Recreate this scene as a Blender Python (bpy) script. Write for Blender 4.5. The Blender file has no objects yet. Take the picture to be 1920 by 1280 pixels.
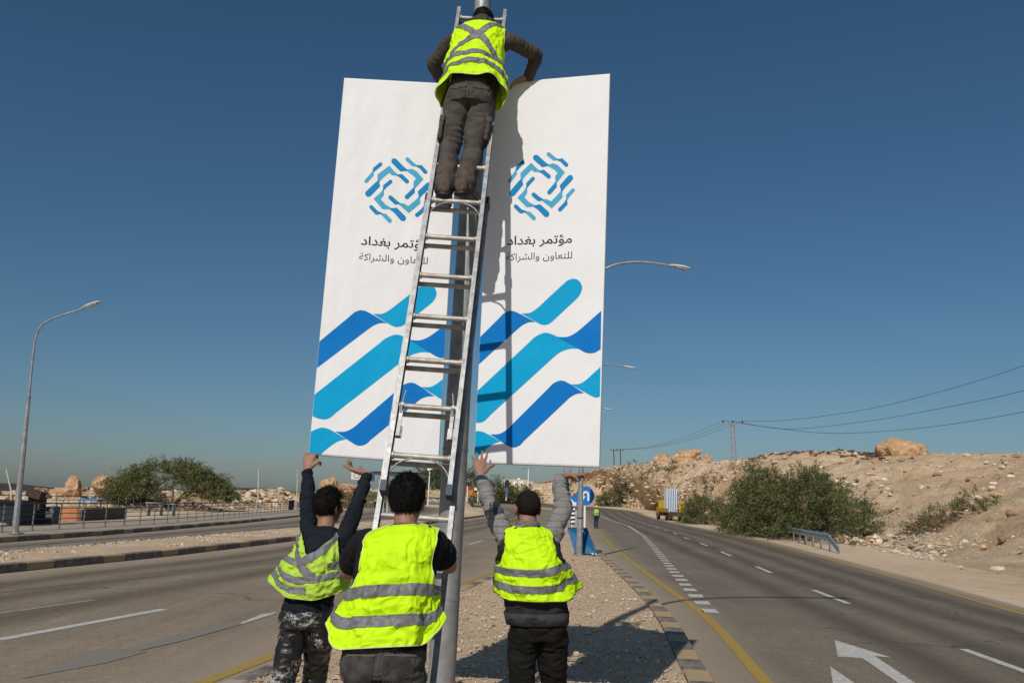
import bpy, bmesh, math, random
import numpy as np
from mathutils import Vector, Matrix, Quaternion
random.seed(7); np.random.seed(7)
R = math.radians
sc = bpy.context.scene
# ---------------------------------------------------------------- camera
PITCH = math.atan(303/1600.0); ROLL = R(1.5); CZ = 1.75; FPX = 1600.0
cam_d = bpy.data.cameras.new('camera'); cam_d.sensor_width = 36; cam_d.lens = 30.0
cam_d.clip_start = 0.05; cam_d.clip_end = 12000
cam = bpy.data.objects.new('camera', cam_d); sc.collection.objects.link(cam)
_r0 = Vector((1, 0, 0)); _u0 = Vector((0, -math.sin(PITCH), math.cos(PITCH))); _f0 = Vector((0, math.cos(PITCH), math.sin(PITCH)))
_cr = _r0*math.cos(ROLL) + _u0*math.sin(ROLL); _cu = -_r0*math.sin(ROLL) + _u0*math.cos(ROLL)
cam.matrix_world = Matrix(((_cr.x, _cu.x, -_f0.x, 0), (_cr.y, _cu.y, -_f0.y, 0), (_cr.z, _cu.z, -_f0.z, CZ), (0, 0, 0, 1)))
sc.camera = cam
# ---------------------------------------------------------------- sky and sun
SUN_EL = 40.0; SUN_AZ = 198.0                # sun behind the camera, to the left
w = bpy.data.worlds.new('World'); sc.world = w; w.use_nodes = True
nt = w.node_tree; bg = nt.nodes['Background']
sky = nt.nodes.new('ShaderNodeTexSky'); sky.sky_type = 'NISHITA'; sky.sun_disc = False
sky.sun_elevation = R(SUN_EL); sky.sun_rotation = R(SUN_AZ); sky.altitude = 0
sky.air_density = 1.0; sky.dust_density = 1.0; sky.ozone_density = 6.0
hs = nt.nodes.new('ShaderNodeHueSaturation'); hs.inputs['Hue'].default_value = .491; hs.inputs['Saturation'].default_value = 1.10   # the photograph's deep blue grade
nt.links.new(sky.outputs[0], hs.inputs['Color']); nt.links.new(hs.outputs[0], bg.inputs[0]); bg.inputs[1].default_value = 0.056
sun_d = bpy.data.lights.new('sun', 'SUN'); sun_d.energy = 3.3; sun_d.angle = R(0.5); sun_d.color = (1.0, 0.955, 0.89)
sun = bpy.data.objects.new('sun', sun_d); sc.collection.objects.link(sun)
_a = R(SUN_AZ); SUNV = Vector((math.sin(_a)*math.cos(R(SUN_EL)), math.cos(_a)*math.cos(R(SUN_EL)), math.sin(R(SUN_EL))))
sun.rotation_euler = SUNV.to_track_quat('Z', 'Y').to_euler()
sc.view_settings.view_transform = 'Standard'; sc.view_settings.look = 'None'
sc.view_settings.exposure = 0.0; sc.view_settings.gamma = 1.0
sc.view_settings.use_curve_mapping = False
sc.cycles.max_bounces = 6

# ---------------------------------------------------------------- helpers
def ray(px, py):
    dx = (px-960)/FPX; dy = (640-py)/FPX; c, s = math.cos(ROLL), math.sin(ROLL)
    u = dx*c - dy*s; v = dx*s + dy*c
    return Vector((u, math.cos(PITCH)-v*math.sin(PITCH), math.sin(PITCH)+v*math.cos(PITCH)))
def P(px, py, D):
    d = ray(px, py); return d*(D/d.y) + Vector((0, 0, CZ))
def G(px, py, z=0.0):
    d = ray(px, py); return d*((z-CZ)/d.z) + Vector((0, 0, CZ))
def rise(y): return 0.000125*max(0.0, y-90.0)**2 if y < 330 else 0.000125*240**2
def gz(x, y):                      # far left stays level, the middle rises
    t = min(1.0, max(0.0, (x/max(y, 1.0)+.20)/.10)); return rise(y)*t*t*(3-2*t)

def link(o, parent=None):
    sc.collection.objects.link(o)
    if parent is not None: o.parent = parent
    return o
def tag(o, label=None, cat=None, group=None, kind=None):
    if label: o['label'] = label
    if cat: o['category'] = cat
    if group: o['group'] = group
    if kind: o['kind'] = kind
    return o
def empty(name, loc=(0, 0, 0), rz=0.0):
    o = bpy.data.objects.new(name, None); link(o); o.location = loc; o.rotation_euler = (0, 0, rz); o.empty_display_size = .1
    return o
def local(o):                      # inverse of a top-level empty's transform, for world-space parts
    return (Matrix.Translation(o.location) @ o.rotation_euler.to_matrix().to_4x4()).inverted()

class MB:                          # collects shapes, builds one mesh object
    def __init__(s): s.v = []; s.f = []; s.m = []; s.sm = []
    def add(s, vs, fs, mi=0, smooth=False):
        n = len(s.v); s.v += [tuple(p) for p in vs]
        for f in fs: s.f.append(tuple(i+n for i in f)); s.m.append(mi); s.sm.append(smooth)
        return s
    def box(s, c, d, rot=None, mi=0):
        c = Vector(c); hx, hy, hz = d[0]/2, d[1]/2, d[2]/2
        vs = [Vector((x, y, z)) for x in (-hx, hx) for y in (-hy, hy) for z in (-hz, hz)]
        if rot is not None: vs = [rot @ p for p in vs]
        return s.add([c+p for p in vs], [(0, 1, 3, 2), (4, 6, 7, 5), (0, 4, 5, 1), (2, 3, 7, 6), (0, 2, 6, 4), (1, 5, 7, 3)], mi)
    def beam(s, a, b, wx, wy, up=(0, 0, 1), mi=0):       # box from a to b; wx along side, wy along up
        a = Vector(a); b = Vector(b); t = (b-a).normalized(); sd = t.cross(Vector(up)).normalized(); u = sd.cross(t)
        vs = [q+sd*(i*wx/2)+u*(j*wy/2) for q in (a, b) for i, j in ((-1, -1), (1, -1), (1, 1), (-1, 1))]
        return s.add(vs, [(3, 2, 1, 0), (4, 5, 6, 7), (0, 1, 5, 4), (1, 2, 6, 5), (2, 3, 7, 6), (3, 0, 4, 7)], mi)
    def tube(s, pts, r, seg=10, cap=True, mi=0, smooth=True, phase=0.0):
        pts = [Vector(p) for p in pts]; n = len(pts)
        rs = r if isinstance(r, (list, tuple)) else [r]*n
        prev = None; vs = []; fs = []
        for i, p in enumerate(pts):
            t = (pts[min(i+1, n-1)]-pts[max(i-1, 0)]).normalized()
            if prev is None:
                a = Vector((0, 0, 1)) if abs(t.z) < .9 else Vector((1, 0, 0)); x = t.cross(a).normalized()
            else:
                x = (prev - t*prev.dot(t)).normalized()
            prev = x; y = t.cross(x)
            for k in range(seg):
                an = 2*math.pi*k/seg+phase; vs.append(p + x*(rs[i]*math.cos(an)) + y*(rs[i]*math.sin(an)))
        for i in range(n-1):
            for k in range(seg):
                k2 = (k+1) % seg; fs.append((i*seg+k, i*seg+k2, (i+1)*seg+k2, (i+1)*seg+k))
        s.add(vs, fs, mi, smooth)
        if cap: s.add(vs[:seg], [tuple(range(seg))[::-1]], mi); s.add(vs[-seg:], [tuple(range(seg))], mi)
        return s
    def lathe(s, c, prof, seg=16, mi=0, smooth=True):
        c = Vector(c); vs = []; fs = []
        for r, z in prof:
            for k in range(seg):
                a = 2*math.pi*k/seg; vs.append(c+Vector((r*math.cos(a), r*math.sin(a), z)))
        for i in range(len(prof)-1):
            for k in range(seg):
                k2 = (k+1) % seg; fs.append((i*seg+k, i*seg+k2, (i+1)*seg+k2, (i+1)*seg+k))
        s.add(vs, fs, mi, smooth); s.add(vs[:seg], [tuple(range(seg))[::-1]], mi); s.add(vs[-seg:], [tuple(range(seg))], mi)
        return s
    def mesh(s, name, mats, M=None):
        me = bpy.data.meshes.new(name); me.from_pydata(s.v, [], s.f)
        for m in (mats if isinstance(mats, (list, tuple)) else [mats]): me.materials.append(m)
        me.polygons.foreach_set('material_index', s.m); me.polygons.foreach_set('use_smooth', s.sm)
        if M is not None: me.transform(M)
        me.update(); return me
    def build(s, name, mats, parent=None, world=True):
        M = local(parent) if (parent is not None and world and parent.parent is None) else None
        if parent is not None and world and parent.parent is not None: M = local(parent.parent)
        return link(bpy.data.objects.new(name, s.mesh(name, mats, M)), parent)

def npmesh(name, V, F, mats, smooth=False, mi=None):       # V (n,3), F (m,k) numpy
    me = bpy.data.meshes.new(name); V = np.asarray(V, np.float32); F = np.asarray(F, np.int32); k = F.shape[1]
    me.vertices.add(len(V)); me.vertices.foreach_set('co', V.ravel())
    me.loops.add(F.size); me.loops.foreach_set('vertex_index', F.ravel())
    me.polygons.add(len(F)); me.polygons.foreach_set('loop_start', np.arange(0, F.size, k, dtype=np.int32))
    me.polygons.foreach_set('use_smooth', np.full(len(F), smooth))
    for m in (mats if isinstance(mats, (list, tuple)) else [mats]): me.materials.append(m)
    if mi is not None: me.polygons.foreach_set('material_index', np.asarray(mi, np.int32))
    me.update(calc_edges=True); me.validate(); return me

def hash3(i, j, k, s=0):
    n = (i*374761393 + j*668265263 + k*1274126177 + s*974711) & 0xFFFFFFFF
    n = ((n ^ (n >> 13))*1103515245) & 0xFFFFFFFF
    n = ((n ^ (n >> 15))*2246822519) & 0xFFFFFFFF
    return ((n ^ (n >> 16)) & 0xFFFFFF)/float(0xFFFFFF)
def vnoise(p, s=0):                # value noise -1..1, p (n,3)
    p = np.asarray(p, float); i = np.floor(p).astype(np.int64); f = p-i; f = f*f*(3-2*f); r = 0
    for a in (0, 1):
        for b in (0, 1):
            for c in (0, 1):
                wgt = (f[:, 0] if a else 1-f[:, 0])*(f[:, 1] if b else 1-f[:, 1])*(f[:, 2] if c else 1-f[:, 2])
                r = r + wgt*hash3(i[:, 0]+a, i[:, 1]+b, i[:, 2]+c, s)
    return r*2-1
def fbm(p, o=4, s=0):
    p = np.asarray(p, float); r = 0; a = 1.0
    for k in range(o): r = r + a*vnoise(p, s+k); p = p*2.03+11.7; a *= .5
    return r

# ---------------------------------------------------------------- materials
MATS = {}
def mat(name, col, rough=.8, metal=0.0, var=0.0, vscale=5.0, col2=None, bump=0.0, bscale=60.0, spec=.3, detail=5, stretch=None, bdist=.01, vpow=(.35, .65)):
    if name in MATS: return MATS[name]
    m = bpy.data.materials.new(name); m.use_nodes = True; n = m.node_tree.nodes; l = m.node_tree.links; b = n['Principled BSDF']
    b.inputs['Base Color'].default_value = (*col, 1); b.inputs['Roughness'].default_value = rough; b.inputs['Metallic'].default_value = metal
    b.inputs['Specular IOR Level'].default_value = spec
    tc = n.new('ShaderNodeTexCoord'); out = tc.outputs['Object']
    if stretch:
        mp = n.new('ShaderNodeMapping'); mp.inputs['Scale'].default_value = stretch; l.new(out, mp.inputs[0]); out = mp.outputs[0]
    if var or col2:
        nz = n.new('ShaderNodeTexNoise'); nz.inputs['Scale'].default_value = vscale; nz.inputs['Detail'].default_value = detail; nz.inputs['Roughness'].default_value = .65
        l.new(out, nz.inputs['Vector'])
        rp = n.new('ShaderNodeValToRGB'); rp.color_ramp.elements[0].position = vpow[0]; rp.color_ramp.elements[1].position = vpow[1]
        c2 = col2 if col2 else tuple(c*(1-var) for c in col)
        c1 = col if col2 else tuple(min(1, c*(1+var)) for c in col)
        rp.color_ramp.elements[0].color = (*c2, 1); rp.color_ramp.elements[1].color = (*c1, 1)
        l.new(nz.outputs['Fac'], rp.inputs[0]); l.new(rp.outputs[0], b.inputs['Base Color'])
    if bump:
        nb = n.new('ShaderNodeTexNoise'); nb.inputs['Scale'].default_value = bscale; nb.inputs['Detail'].default_value = 4
        l.new(out, nb.inputs['Vector']); bp = n.new('ShaderNodeBump'); bp.inputs['Strength'].default_value = bump; bp.inputs['Distance'].default_value = bdist
        l.new(nb.outputs['Fac'], bp.inputs['Height']); l.new(bp.outputs[0], b.inputs['Normal'])
    MATS[name] = m; return m
def nodes_of(m): return m.node_tree.nodes, m.node_tree.links, m.node_tree.nodes['Principled BSDF']

GALV = mat('galvanised_steel', (.31, .31, .305), .5, .35, var=.25, vscale=5, bump=.05)
GALV_D = mat('weathered_steel', (.25, .26, .26), .55, .3, var=.25, vscale=6)
ALU = mat('worn_aluminium', (.25, .25, .245), .5, .55, var=.3, vscale=18, bump=.08, bscale=40)
BLACKP = mat('black_plastic', (.02, .02, .022), .5)
WHITEP = mat('white_paint', (.78, .77, .74), .6, var=.06, vscale=3)
BLUEP = mat('sign_blue', (.015, .16, .50), .45, var=.08, vscale=4)
RUST = mat('rusty_pole', (.12, .07, .045), .8, var=.3)
WOODP = mat('pale_pole', (.52, .46, .36), .8, var=.15)
# ================================================================ SETTING
def ramp_between(n, l, fac, stops):
    r = n.new('ShaderNodeValToRGB'); e = r.color_ramp.elements
    while len(e) < len(stops): e.new(0.5)
    for k, (p, c) in enumerate(stops): e[k].position = p; e[k].color = (*c, 1)
    l.new(fac, r.inputs[0]); return r.outputs[0]
def mix(n, l, fac, a, b, typ='MIX'):
    mx = n.new('ShaderNodeMix'); mx.data_type = 'RGBA'; mx.blend_type = typ
    for sock, v in ((mx.inputs[0], fac), (mx.inputs[6], a), (mx.inputs[7], b)):
        if isinstance(v, (int, float)): sock.default_value = v
        elif isinstance(v, tuple): sock.default_value = (*v, 1)
        else: l.new(v, sock)
    return mx.outputs[2]
def noise(n, l, vec, scale, detail=4, rough=.6):
    t = n.new('ShaderNodeTexNoise'); t.inputs['Scale'].default_value = scale; t.inputs['Detail'].default_value = detail; t.inputs['Roughness'].default_value = rough
    l.new(vec, t.inputs['Vector']); return t.outputs['Fac']
def math_(n, l, op, a, b=None):
    t = n.new('ShaderNodeMath'); t.operation = op
    for i, v in enumerate((a, b)):
        if v is None: continue
        if isinstance(v, (int, float)): t.inputs[i].default_value = v
        else: l.new(v, t.inputs[i])
    return t.outputs[0]

# --- sandy ground material (large patches, small stones)
def sand_mat(name, c1, c2, c3, big=.05, stone=2.2, bump=.5, rocky=False):
    m = bpy.data.materials.new(name); m.use_nodes = True; n, l, b = nodes_of(m)
    tc = n.new('ShaderNodeTexCoord').outputs['Object']
    f1 = noise(n, l, tc, big, 6, .6); base = ramp_between(n, l, f1, [(.33, c1), (.55, c2), (.7, c3)])
    f2 = noise(n, l, tc, stone, 8, .75); c = mix(n, l, .75, base, ramp_between(n, l, f2, [(.3, (.38, .36, .34)), (.5, (.5, .5, .5)), (.7, (.66, .65, .63))]), 'OVERLAY')
    f3 = noise(n, l, tc, stone*6.5, 6, .75); c = mix(n, l, .5, c, ramp_between(n, l, f3, [(.3, (.3, .29, .28)), (.5, (.5, .5, .5)), (.72, (.7, .69, .67))]), 'OVERLAY')
    if rocky:
        f6 = noise(n, l, tc, 1.7, 9, .8); c = mix(n, l, ramp_between(n, l, f6, [(.55, (0, 0, 0)), (.66, (.75, .75, .75))]), c, (.27, .165, .095))
        f7 = noise(n, l, tc, 2.6, 9, .8); c = mix(n, l, ramp_between(n, l, f7, [(.57, (0, 0, 0)), (.68, (.7, .7, .7))]), c, (.78, .66, .52))
        f4 = noise(n, l, tc, .55, 9, .78); c = mix(n, l, ramp_between(n, l, f4, [(.55, (0, 0, 0)), (.70, (.75, .75, .75))]), c, mix(n, l, f3, (.22, .125, .065), (.50, .31, .17)))
        f5 = noise(n, l, tc, .30, 9, .75); c = mix(n, l, ramp_between(n, l, f5, [(.56, (0, 0, 0)), (.72, (.6, .6, .6))]), c, (.72, .61, .47))
    l.new(c, b.inputs['Base Color']); b.inputs['Roughness'].default_value = .95; b.inputs['Specular IOR Level'].default_value = .1
    bp = n.new('ShaderNodeBump'); bp.inputs['Strength'].default_value = bump; bp.inputs['Distance'].default_value = .5 if rocky else .25
    l.new(noise(n, l, tc, stone*.6, 9, .78), bp.inputs['Height']); l.new(bp.outputs[0], b.inputs['Normal'])
    return m
SAND = sand_mat('sand', (.52, .385, .25), (.64, .485, .33), (.69, .55, .40), .06, 1.8)
HILL = sand_mat('hill_earth', (.56, .37, .21), (.72, .53, .335), (.78, .61, .43), .09, .9, 1.0, True)

# --- ground sheet
V = []; F = []
xs = np.concatenate([np.linspace(-4000, -300, 8), np.linspace(-260, 260, 66), np.linspace(300, 4000, 8)])
ys = np.concatenate([np.linspace(-600, -40, 6), np.linspace(-30, 400, 87), np.linspace(450, 6000, 10)])
for y in ys:
    for x in xs: V.append((x, y, gz(x, y)-.03))
nx = len(xs)
F = [(j*nx+i, j*nx+i+1, (j+1)*nx+i+1, (j+1)*nx+i) for j in range(len(ys)-1) for i in range(nx-1)]
g = link(bpy.data.objects.new('ground', npmesh('ground', V, F, SAND, True))); tag(g, kind='structure')

# --- road curves, x as function of y (knots) then bend
def curve(kn):
    ky = np.array([k[1] for k in kn], float); kx = np.array([k[0] for k in kn], float)
    def f(y): return float(np.interp(y, ky, kx))
    return f
def smooth_curve(kn, n=400, it=12):
    ky = np.array([k[1] for k in kn], float); kx = np.array([k[0] for k in kn], float)
    y = np.linspace(ky[0], ky[-1], n); x = np.interp(y, ky, kx)
    for _ in range(it): x[1:-1] = .25*x[:-2]+.5*x[1:-1]+.25*x[2:]
    return lambda q: float(np.interp(q, y, x))
kerbR = smooth_curve([(.4, -20), (1.3, 0), (2.05, 8.7), (2.31, 10.9), (2.6, 13.4), (2.89, 17.9), (3.11, 23.2), (3.4, 30), (4.0, 40), (5.2, 55), (6.2, 70), (7.6, 90), (10, 120), (12.5, 150)])
yelR = smooth_curve([(1.15, -20), (2.0, 0), (2.68, 9.27), (3.12, 12.6), (3.38, 15.5), (3.52, 19.1), (4.06, 29), (4.69, 39.5), (5.9, 55), (6.9, 68), (8.3, 90), (10.7, 120), (13.2, 150)])
blkR = smooth_curve([(3.53, 15.2), (3.9, 18.3), (4.27, 21.3), (5, 27), (6.75, 40.6), (8.5, 54.6), (11.1, 80), (13.4, 119), (15, 150)])
dashR = smooth_curve([(5.2, -20), (5.6, 0), (5.98, 11), (6.45, 15), (6.94, 19.9), (7.67, 26.2), (8.7, 34.8), (9.7, 43), (10.7, 52.7), (12.05, 64.6), (13.9, 85), (17, 120), (19.3, 150)])
edgeR = smooth_curve([(6.6, -20), (8.0, 0), (9.43, 16.1), (10.34, 21.6), (11.93, 32.1), (14, 46.9), (15.2, 57.3), (17.2, 80), (20.3, 117), (23.0, 150)])
yelL = smooth_curve([(-5.3, -20), (-4.2, 0), (-2.85, 8.57), (-2.27, 11.7), (-1.02, 19.1), (-.38, 22.2), (.35, 28), (1.4, 40), (2.9, 55), (4.2, 70), (6, 90), (8.6, 120), (11.2, 150)])
islN = smooth_curve([(-14.5, -20), (-12.4, 5), (-10.76, 18.8), (-10.3, 21.3), (-9.71, 24.7), (-9.2, 30), (-8.7, 36.3), (-7.87, 43), (-6.6, 60), (-4.6, 87), (-2.5, 115)])
islF = smooth_curve([(-15.5, -20), (-14.2, 10), (-13.2, 23), (-12.94, 26.7), (-12.56, 31.8), (-12, 39.4), (-11.2, 48), (-10.3, 62), (-9.6, 87), (-9.4, 115)])
pavK = smooth_curve([(-18.5, -20), (-17.5, 15), (-17.0, 29.6), (-16.8, 36), (-16.85, 42.3), (-17.4, 57), (-19, 77), (-21, 105), (-23.5, 150)])

def strip(name, fl, fr, y0, y1, z, m, ny=120, nxs=10, kind='structure', parent=None, uvw=True):
    V = []; UV = []
    yy = np.linspace(y0, y1, ny)
    for y in yy:
        a, b = fl(y), fr(y)
        for i in range(nxs+1):
            t = i/nxs; V.append((a+(b-a)*t, y, z+rise(y))); UV.append((t, y))
    n1 = nxs+1
    F = [(j*n1+i, j*n1+i+1, (j+1)*n1+i+1, (j+1)*n1+i) for j in range(ny-1) for i in range(nxs)]
    me = npmesh(name, V, F, m, True)
    uv = me.uv_layers.new(name='UVMap'); idx = np.array(F).ravel(); uv.data.foreach_set('uv', np.array(UV, np.float32)[idx].ravel())
    o = link(bpy.data.objects.new(name, me), parent)
    if kind and parent is None: tag(o, kind=kind)
    return o
def asphalt(name, base, tracks, tw=.035, dusty=None):
    m = bpy.data.materials.new(name); m.use_nodes = True; n, l, b = nodes_of(m)
    tcn = n.new('ShaderNodeTexCoord'); tc = tcn.outputs['Object']; uv = tcn.outputs['UV']
    sp = n.new('ShaderNodeSeparateXYZ'); l.new(uv, sp.inputs[0]); u = sp.outputs[0]
    wob = math_(n, l, 'MULTIPLY', math_(n, l, 'SUBTRACT', noise(n, l, tc, .12, 3), .5), .10); u2 = math_(n, l, 'ADD', u, wob)
    acc = None
    for t in tracks:
        d = math_(n, l, 'DIVIDE', math_(n, l, 'ABSOLUTE', math_(n, l, 'SUBTRACT', u2, t)), tw)
        gsn = math_(n, l, 'POWER', 2.718, math_(n, l, 'MULTIPLY', math_(n, l, 'MULTIPLY', d, d), -1.0))
        acc = gsn if acc is None else math_(n, l, 'MAXIMUM', acc, gsn)
    streak = n.new('ShaderNodeMapping'); streak.inputs['Scale'].default_value = (3.0, .16, 1); l.new(tc, streak.inputs[0])
    big = noise(n, l, tc, .35, 5, .6); st = noise(n, l, streak.outputs[0], .8, 5, .65); fine = noise(n, l, tc, 42, 6, .85); mid = noise(n, l, tc, 8.0, 6, .75)
    c = ramp_between(n, l, big, [(.3, tuple(x*.86 for x in base)), (.7, tuple(x*1.12 for x in base))])
    c = mix(n, l, math_(n, l, 'MULTIPLY', acc, math_(n, l, 'ADD', .30, math_(n, l, 'MULTIPLY', st, .8))), c, tuple(x*y for x, y in zip(base, (.40, .39, .39))))
    c = mix(n, l, .45, c, ramp_between(n, l, st, [(.3, (.36, .36, .36)), (.7, (.64, .63, .62))]), 'OVERLAY')
    c = mix(n, l, .6, c, ramp_between(n, l, mid, [(.35, (.38, .38, .38)), (.65, (.62, .61, .6))]), 'OVERLAY')
    c = mix(n, l, .95, c, ramp_between(n, l, fine, [(.34, (.2, .2, .2)), (.5, (.5, .5, .5)), (.68, (.82, .8, .77))]), 'OVERLAY')
    # cracks and dark oil spots
    vo = n.new('ShaderNodeTexVoronoi'); vo.feature = 'DISTANCE_TO_EDGE'; vo.inputs['Scale'].default_value = .22
    wv = n.new('ShaderNodeMapping'); l.new(tc, wv.inputs[0]); 
    warp = n.new('ShaderNodeTexNoise'); warp.inputs['Scale'].default_value = 1.3; warp.inputs['Detail'].default_value = 6; l.new(tc, warp.inputs['Vector'])
    ad = n.new('ShaderNodeVectorMath'); ad.operation = 'MULTIPLY_ADD'; l.new(warp.outputs['Color'], ad.inputs[0]); ad.inputs[1].default_value = (1.6, 1.6, 0); l.new(tc, ad.inputs[2]); l.new(ad.outputs[0], vo.inputs['Vector'])
    crack = ramp_between(n, l, vo.outputs['Distance'], [(.0, (1, 1, 1)), (.007, (0, 0, 0))])
    c = mix(n, l, math_(n, l, 'MULTIPLY', crack, math_(n, l, 'GREATER_THAN', noise(n, l, tc, .17, 2), .50)), c, tuple(x*.4 for x in base))
    spot = math_(n, l, 'GREATER_THAN', noise(n, l, tc, 1.1, 3, .5), .735)
    c = mix(n, l, math_(n, l, 'MULTIPLY', spot, .45), c, tuple(x*.45 for x in base))
    if dusty:
        for u0, u1, col in dusty:     # dust blown along an edge
            fac = ramp_between(n, l, u2, [(min(u0, u1), (1, 1, 1) if u0 < u1 else (0, 0, 0)), (max(u0, u1), (0, 0, 0) if u0 < u1 else (1, 1, 1))])
            c = mix(n, l, math_(n, l, 'MULTIPLY', fac, .8), c, col)
    l.new(c, b.inputs['Base Color']); b.inputs['Roughness'].default_value = .88; b.inputs['Specular IOR Level'].default_value = .25
    bp = n.new('ShaderNodeBump'); bp.inputs['Strength'].default_value = .6; bp.inputs['Distance'].default_value = .008
    l.new(fine, bp.inputs['Height']); l.new(bp.outputs[0], b.inputs['Normal'])
    return m
DUST = (.40, .31, .22)
ASPH_R = asphalt('asphalt_right', (.195, .160, .118), (.40, .55, .70, .84), .05, [(.0, .16, DUST), (1.0, .93, DUST)])
ASPH_L = asphalt('asphalt_left', (.262, .208, .145), (.17, .30, .46), .05, [(.0, .14, DUST), (1.0, .80, DUST)])
ASPH_S = asphalt('asphalt_service', (.235, .195, .15), (.35, .65), .08, [(.0, .2, DUST), (1.0, .85, DUST)])
strip('right_carriageway', lambda y: kerbR(y)-.1, lambda y: edgeR(y)+.55, -20, 150, .004, ASPH_R, 170, 12)
strip('left_carriageway', lambda y: islN(y)-.1, lambda y: yelL(y)+.6, -20, 115, .004, ASPH_L, 140, 12)
strip('service_road', lambda y: pavK(y)-.1, lambda y: islF(y)+.1, -20, 115, .004, ASPH_S, 130, 8)
# the far bend where both carriageways swing left
def ribbon(name, A, B, z, m, n=80, nxs=8):
    A = [Vector(a) for a in A]; B = [Vector(b) for b in B]
    def samp(Q, t):
        t = t*(len(Q)-1); i = min(int(t), len(Q)-2); f = t-i
        p0 = Q[max(i-1, 0)]; p1 = Q[i]; p2 = Q[i+1]; p3 = Q[min(i+2, len(Q)-1)]
        return .5*((2*p1)+(p2-p0)*f+(2*p0-5*p1+4*p2-p3)*f*f+(3*p1-p0-3*p2+p3)*f**3)
    V = []; UV = []
    for j in range(n):
        a = samp(A, j/(n-1)); b = samp(B, j/(n-1))
        for i in range(nxs+1):
            p = a.lerp(b, i/nxs); V.append((p.x, p.y, rise(p.y)+z)); UV.append((i/nxs, p.y))
    n1 = nxs+1; F = [(j*n1+i, j*n1+i+1, (j+1)*n1+i+1, (j+1)*n1+i) for j in range(n-1) for i in range(nxs)]
    me = npmesh(name, V, F, m, True); uv = me.uv_layers.new(name='UVMap'); uv.data.foreach_set('uv', np.array(UV, np.float32)[np.array(F).ravel()].ravel())
    return tag(link(bpy.data.objects.new(name, me)), kind='structure')
ribbon('far_road', [(12.4, 149.8), (13, 165), (9, 178), (1, 190), (-10, 203), (-30, 220), (-70, 240)], [(23.5, 149.8), (25, 168), (22, 190), (12, 210), (-3, 226), (-25, 245), (-66, 264)], .004, ASPH_R)
ribbon('far_left_road', [(-2.6, 114.9), (-1.2, 135), (-2.5, 155), (-8, 172), (-22, 188), (-60, 205)], [(9.0, 114.9), (11, 140), (10.5, 160), (5, 180), (-8, 198), (-50, 222)], .008, ASPH_L)
ribbon('service_exit_road', [(-20.8, 114.9), (-24, 140), (-31, 165), (-46, 186)], [(-9.3, 114.9), (-7, 130), (-8, 152), (-20, 175)], .006, ASPH_S)

# --- gravel median
GRAV = sand_mat('gravel', (.50, .365, .235), (.57, .425, .285), (.63, .49, .345), .5, 14.0, .35)
medL = lambda y: yelL(y)+.55
V = []; ny, nxx = 300, 40
for y in np.linspace(-6, 150, ny):
    a, b = medL(y)+.02, kerbR(y)-.28
    for i in range(nxx+1):
        t = i/nxx; V.append((a+(b-a)*t, y, t))
V = np.array(V); t = V[:, 2].copy(); edge = np.clip(np.minimum(t, 1-t)*7, 0, 1)
V[:, 2] = .085+.05*edge + np.array([rise(y) for y in V[:, 1]]) + .012*edge*fbm(V*np.array([.9, .9, 0]), 4, 3) + .003*fbm(V*np.array([7, 7, 0]), 2, 9)
n1 = nxx+1; F = [(j*n1+i, j*n1+i+1, (j+1)*n1+i+1, (j+1)*n1+i) for j in range(ny-1) for i in range(nxx)]
tag(link(bpy.data.objects.new('gravel_median', npmesh('gravel_median', V, F, GRAV, True))), kind='structure')
def med_z(x, y):
    a, b = medL(y)+.02, kerbR(y)-.28; tt = (x-a)/(b-a); e = np.clip(np.minimum(tt, 1-tt)*7, 0, 1)
    return .085+.05*e
# --- island between the left carriageway and the service road
V = []; ny, nxx = 160, 24
for y in np.linspace(-10, 116, ny):
    a, b = islF(y)+.05, islN(y)-.2
    for i in range(nxx+1): V.append((a+(b-a)*i/nxx, y, i/nxx))
V = np.array(V); t = V[:, 2].copy(); edge = np.clip(np.minimum(t, 1-t)*6, 0, 1)
V[:, 2] = .02+.13*np.clip(t*3, 0, 1)*1.0+.10*edge + np.array([rise(y) for y in V[:, 1]]) + .05*edge*fbm(V*np.array([.8, .8, 0]), 4, 5)
n1 = nxx+1; F = [(j*n1+i, j*n1+i+1, (j+1)*n1+i+1, (j+1)*n1+i) for j in range(ny-1) for i in range(nxx)]
tag(link(bpy.data.objects.new('gravel_island', npmesh('gravel_island', V, F, GRAV, True))), kind='structure')
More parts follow.
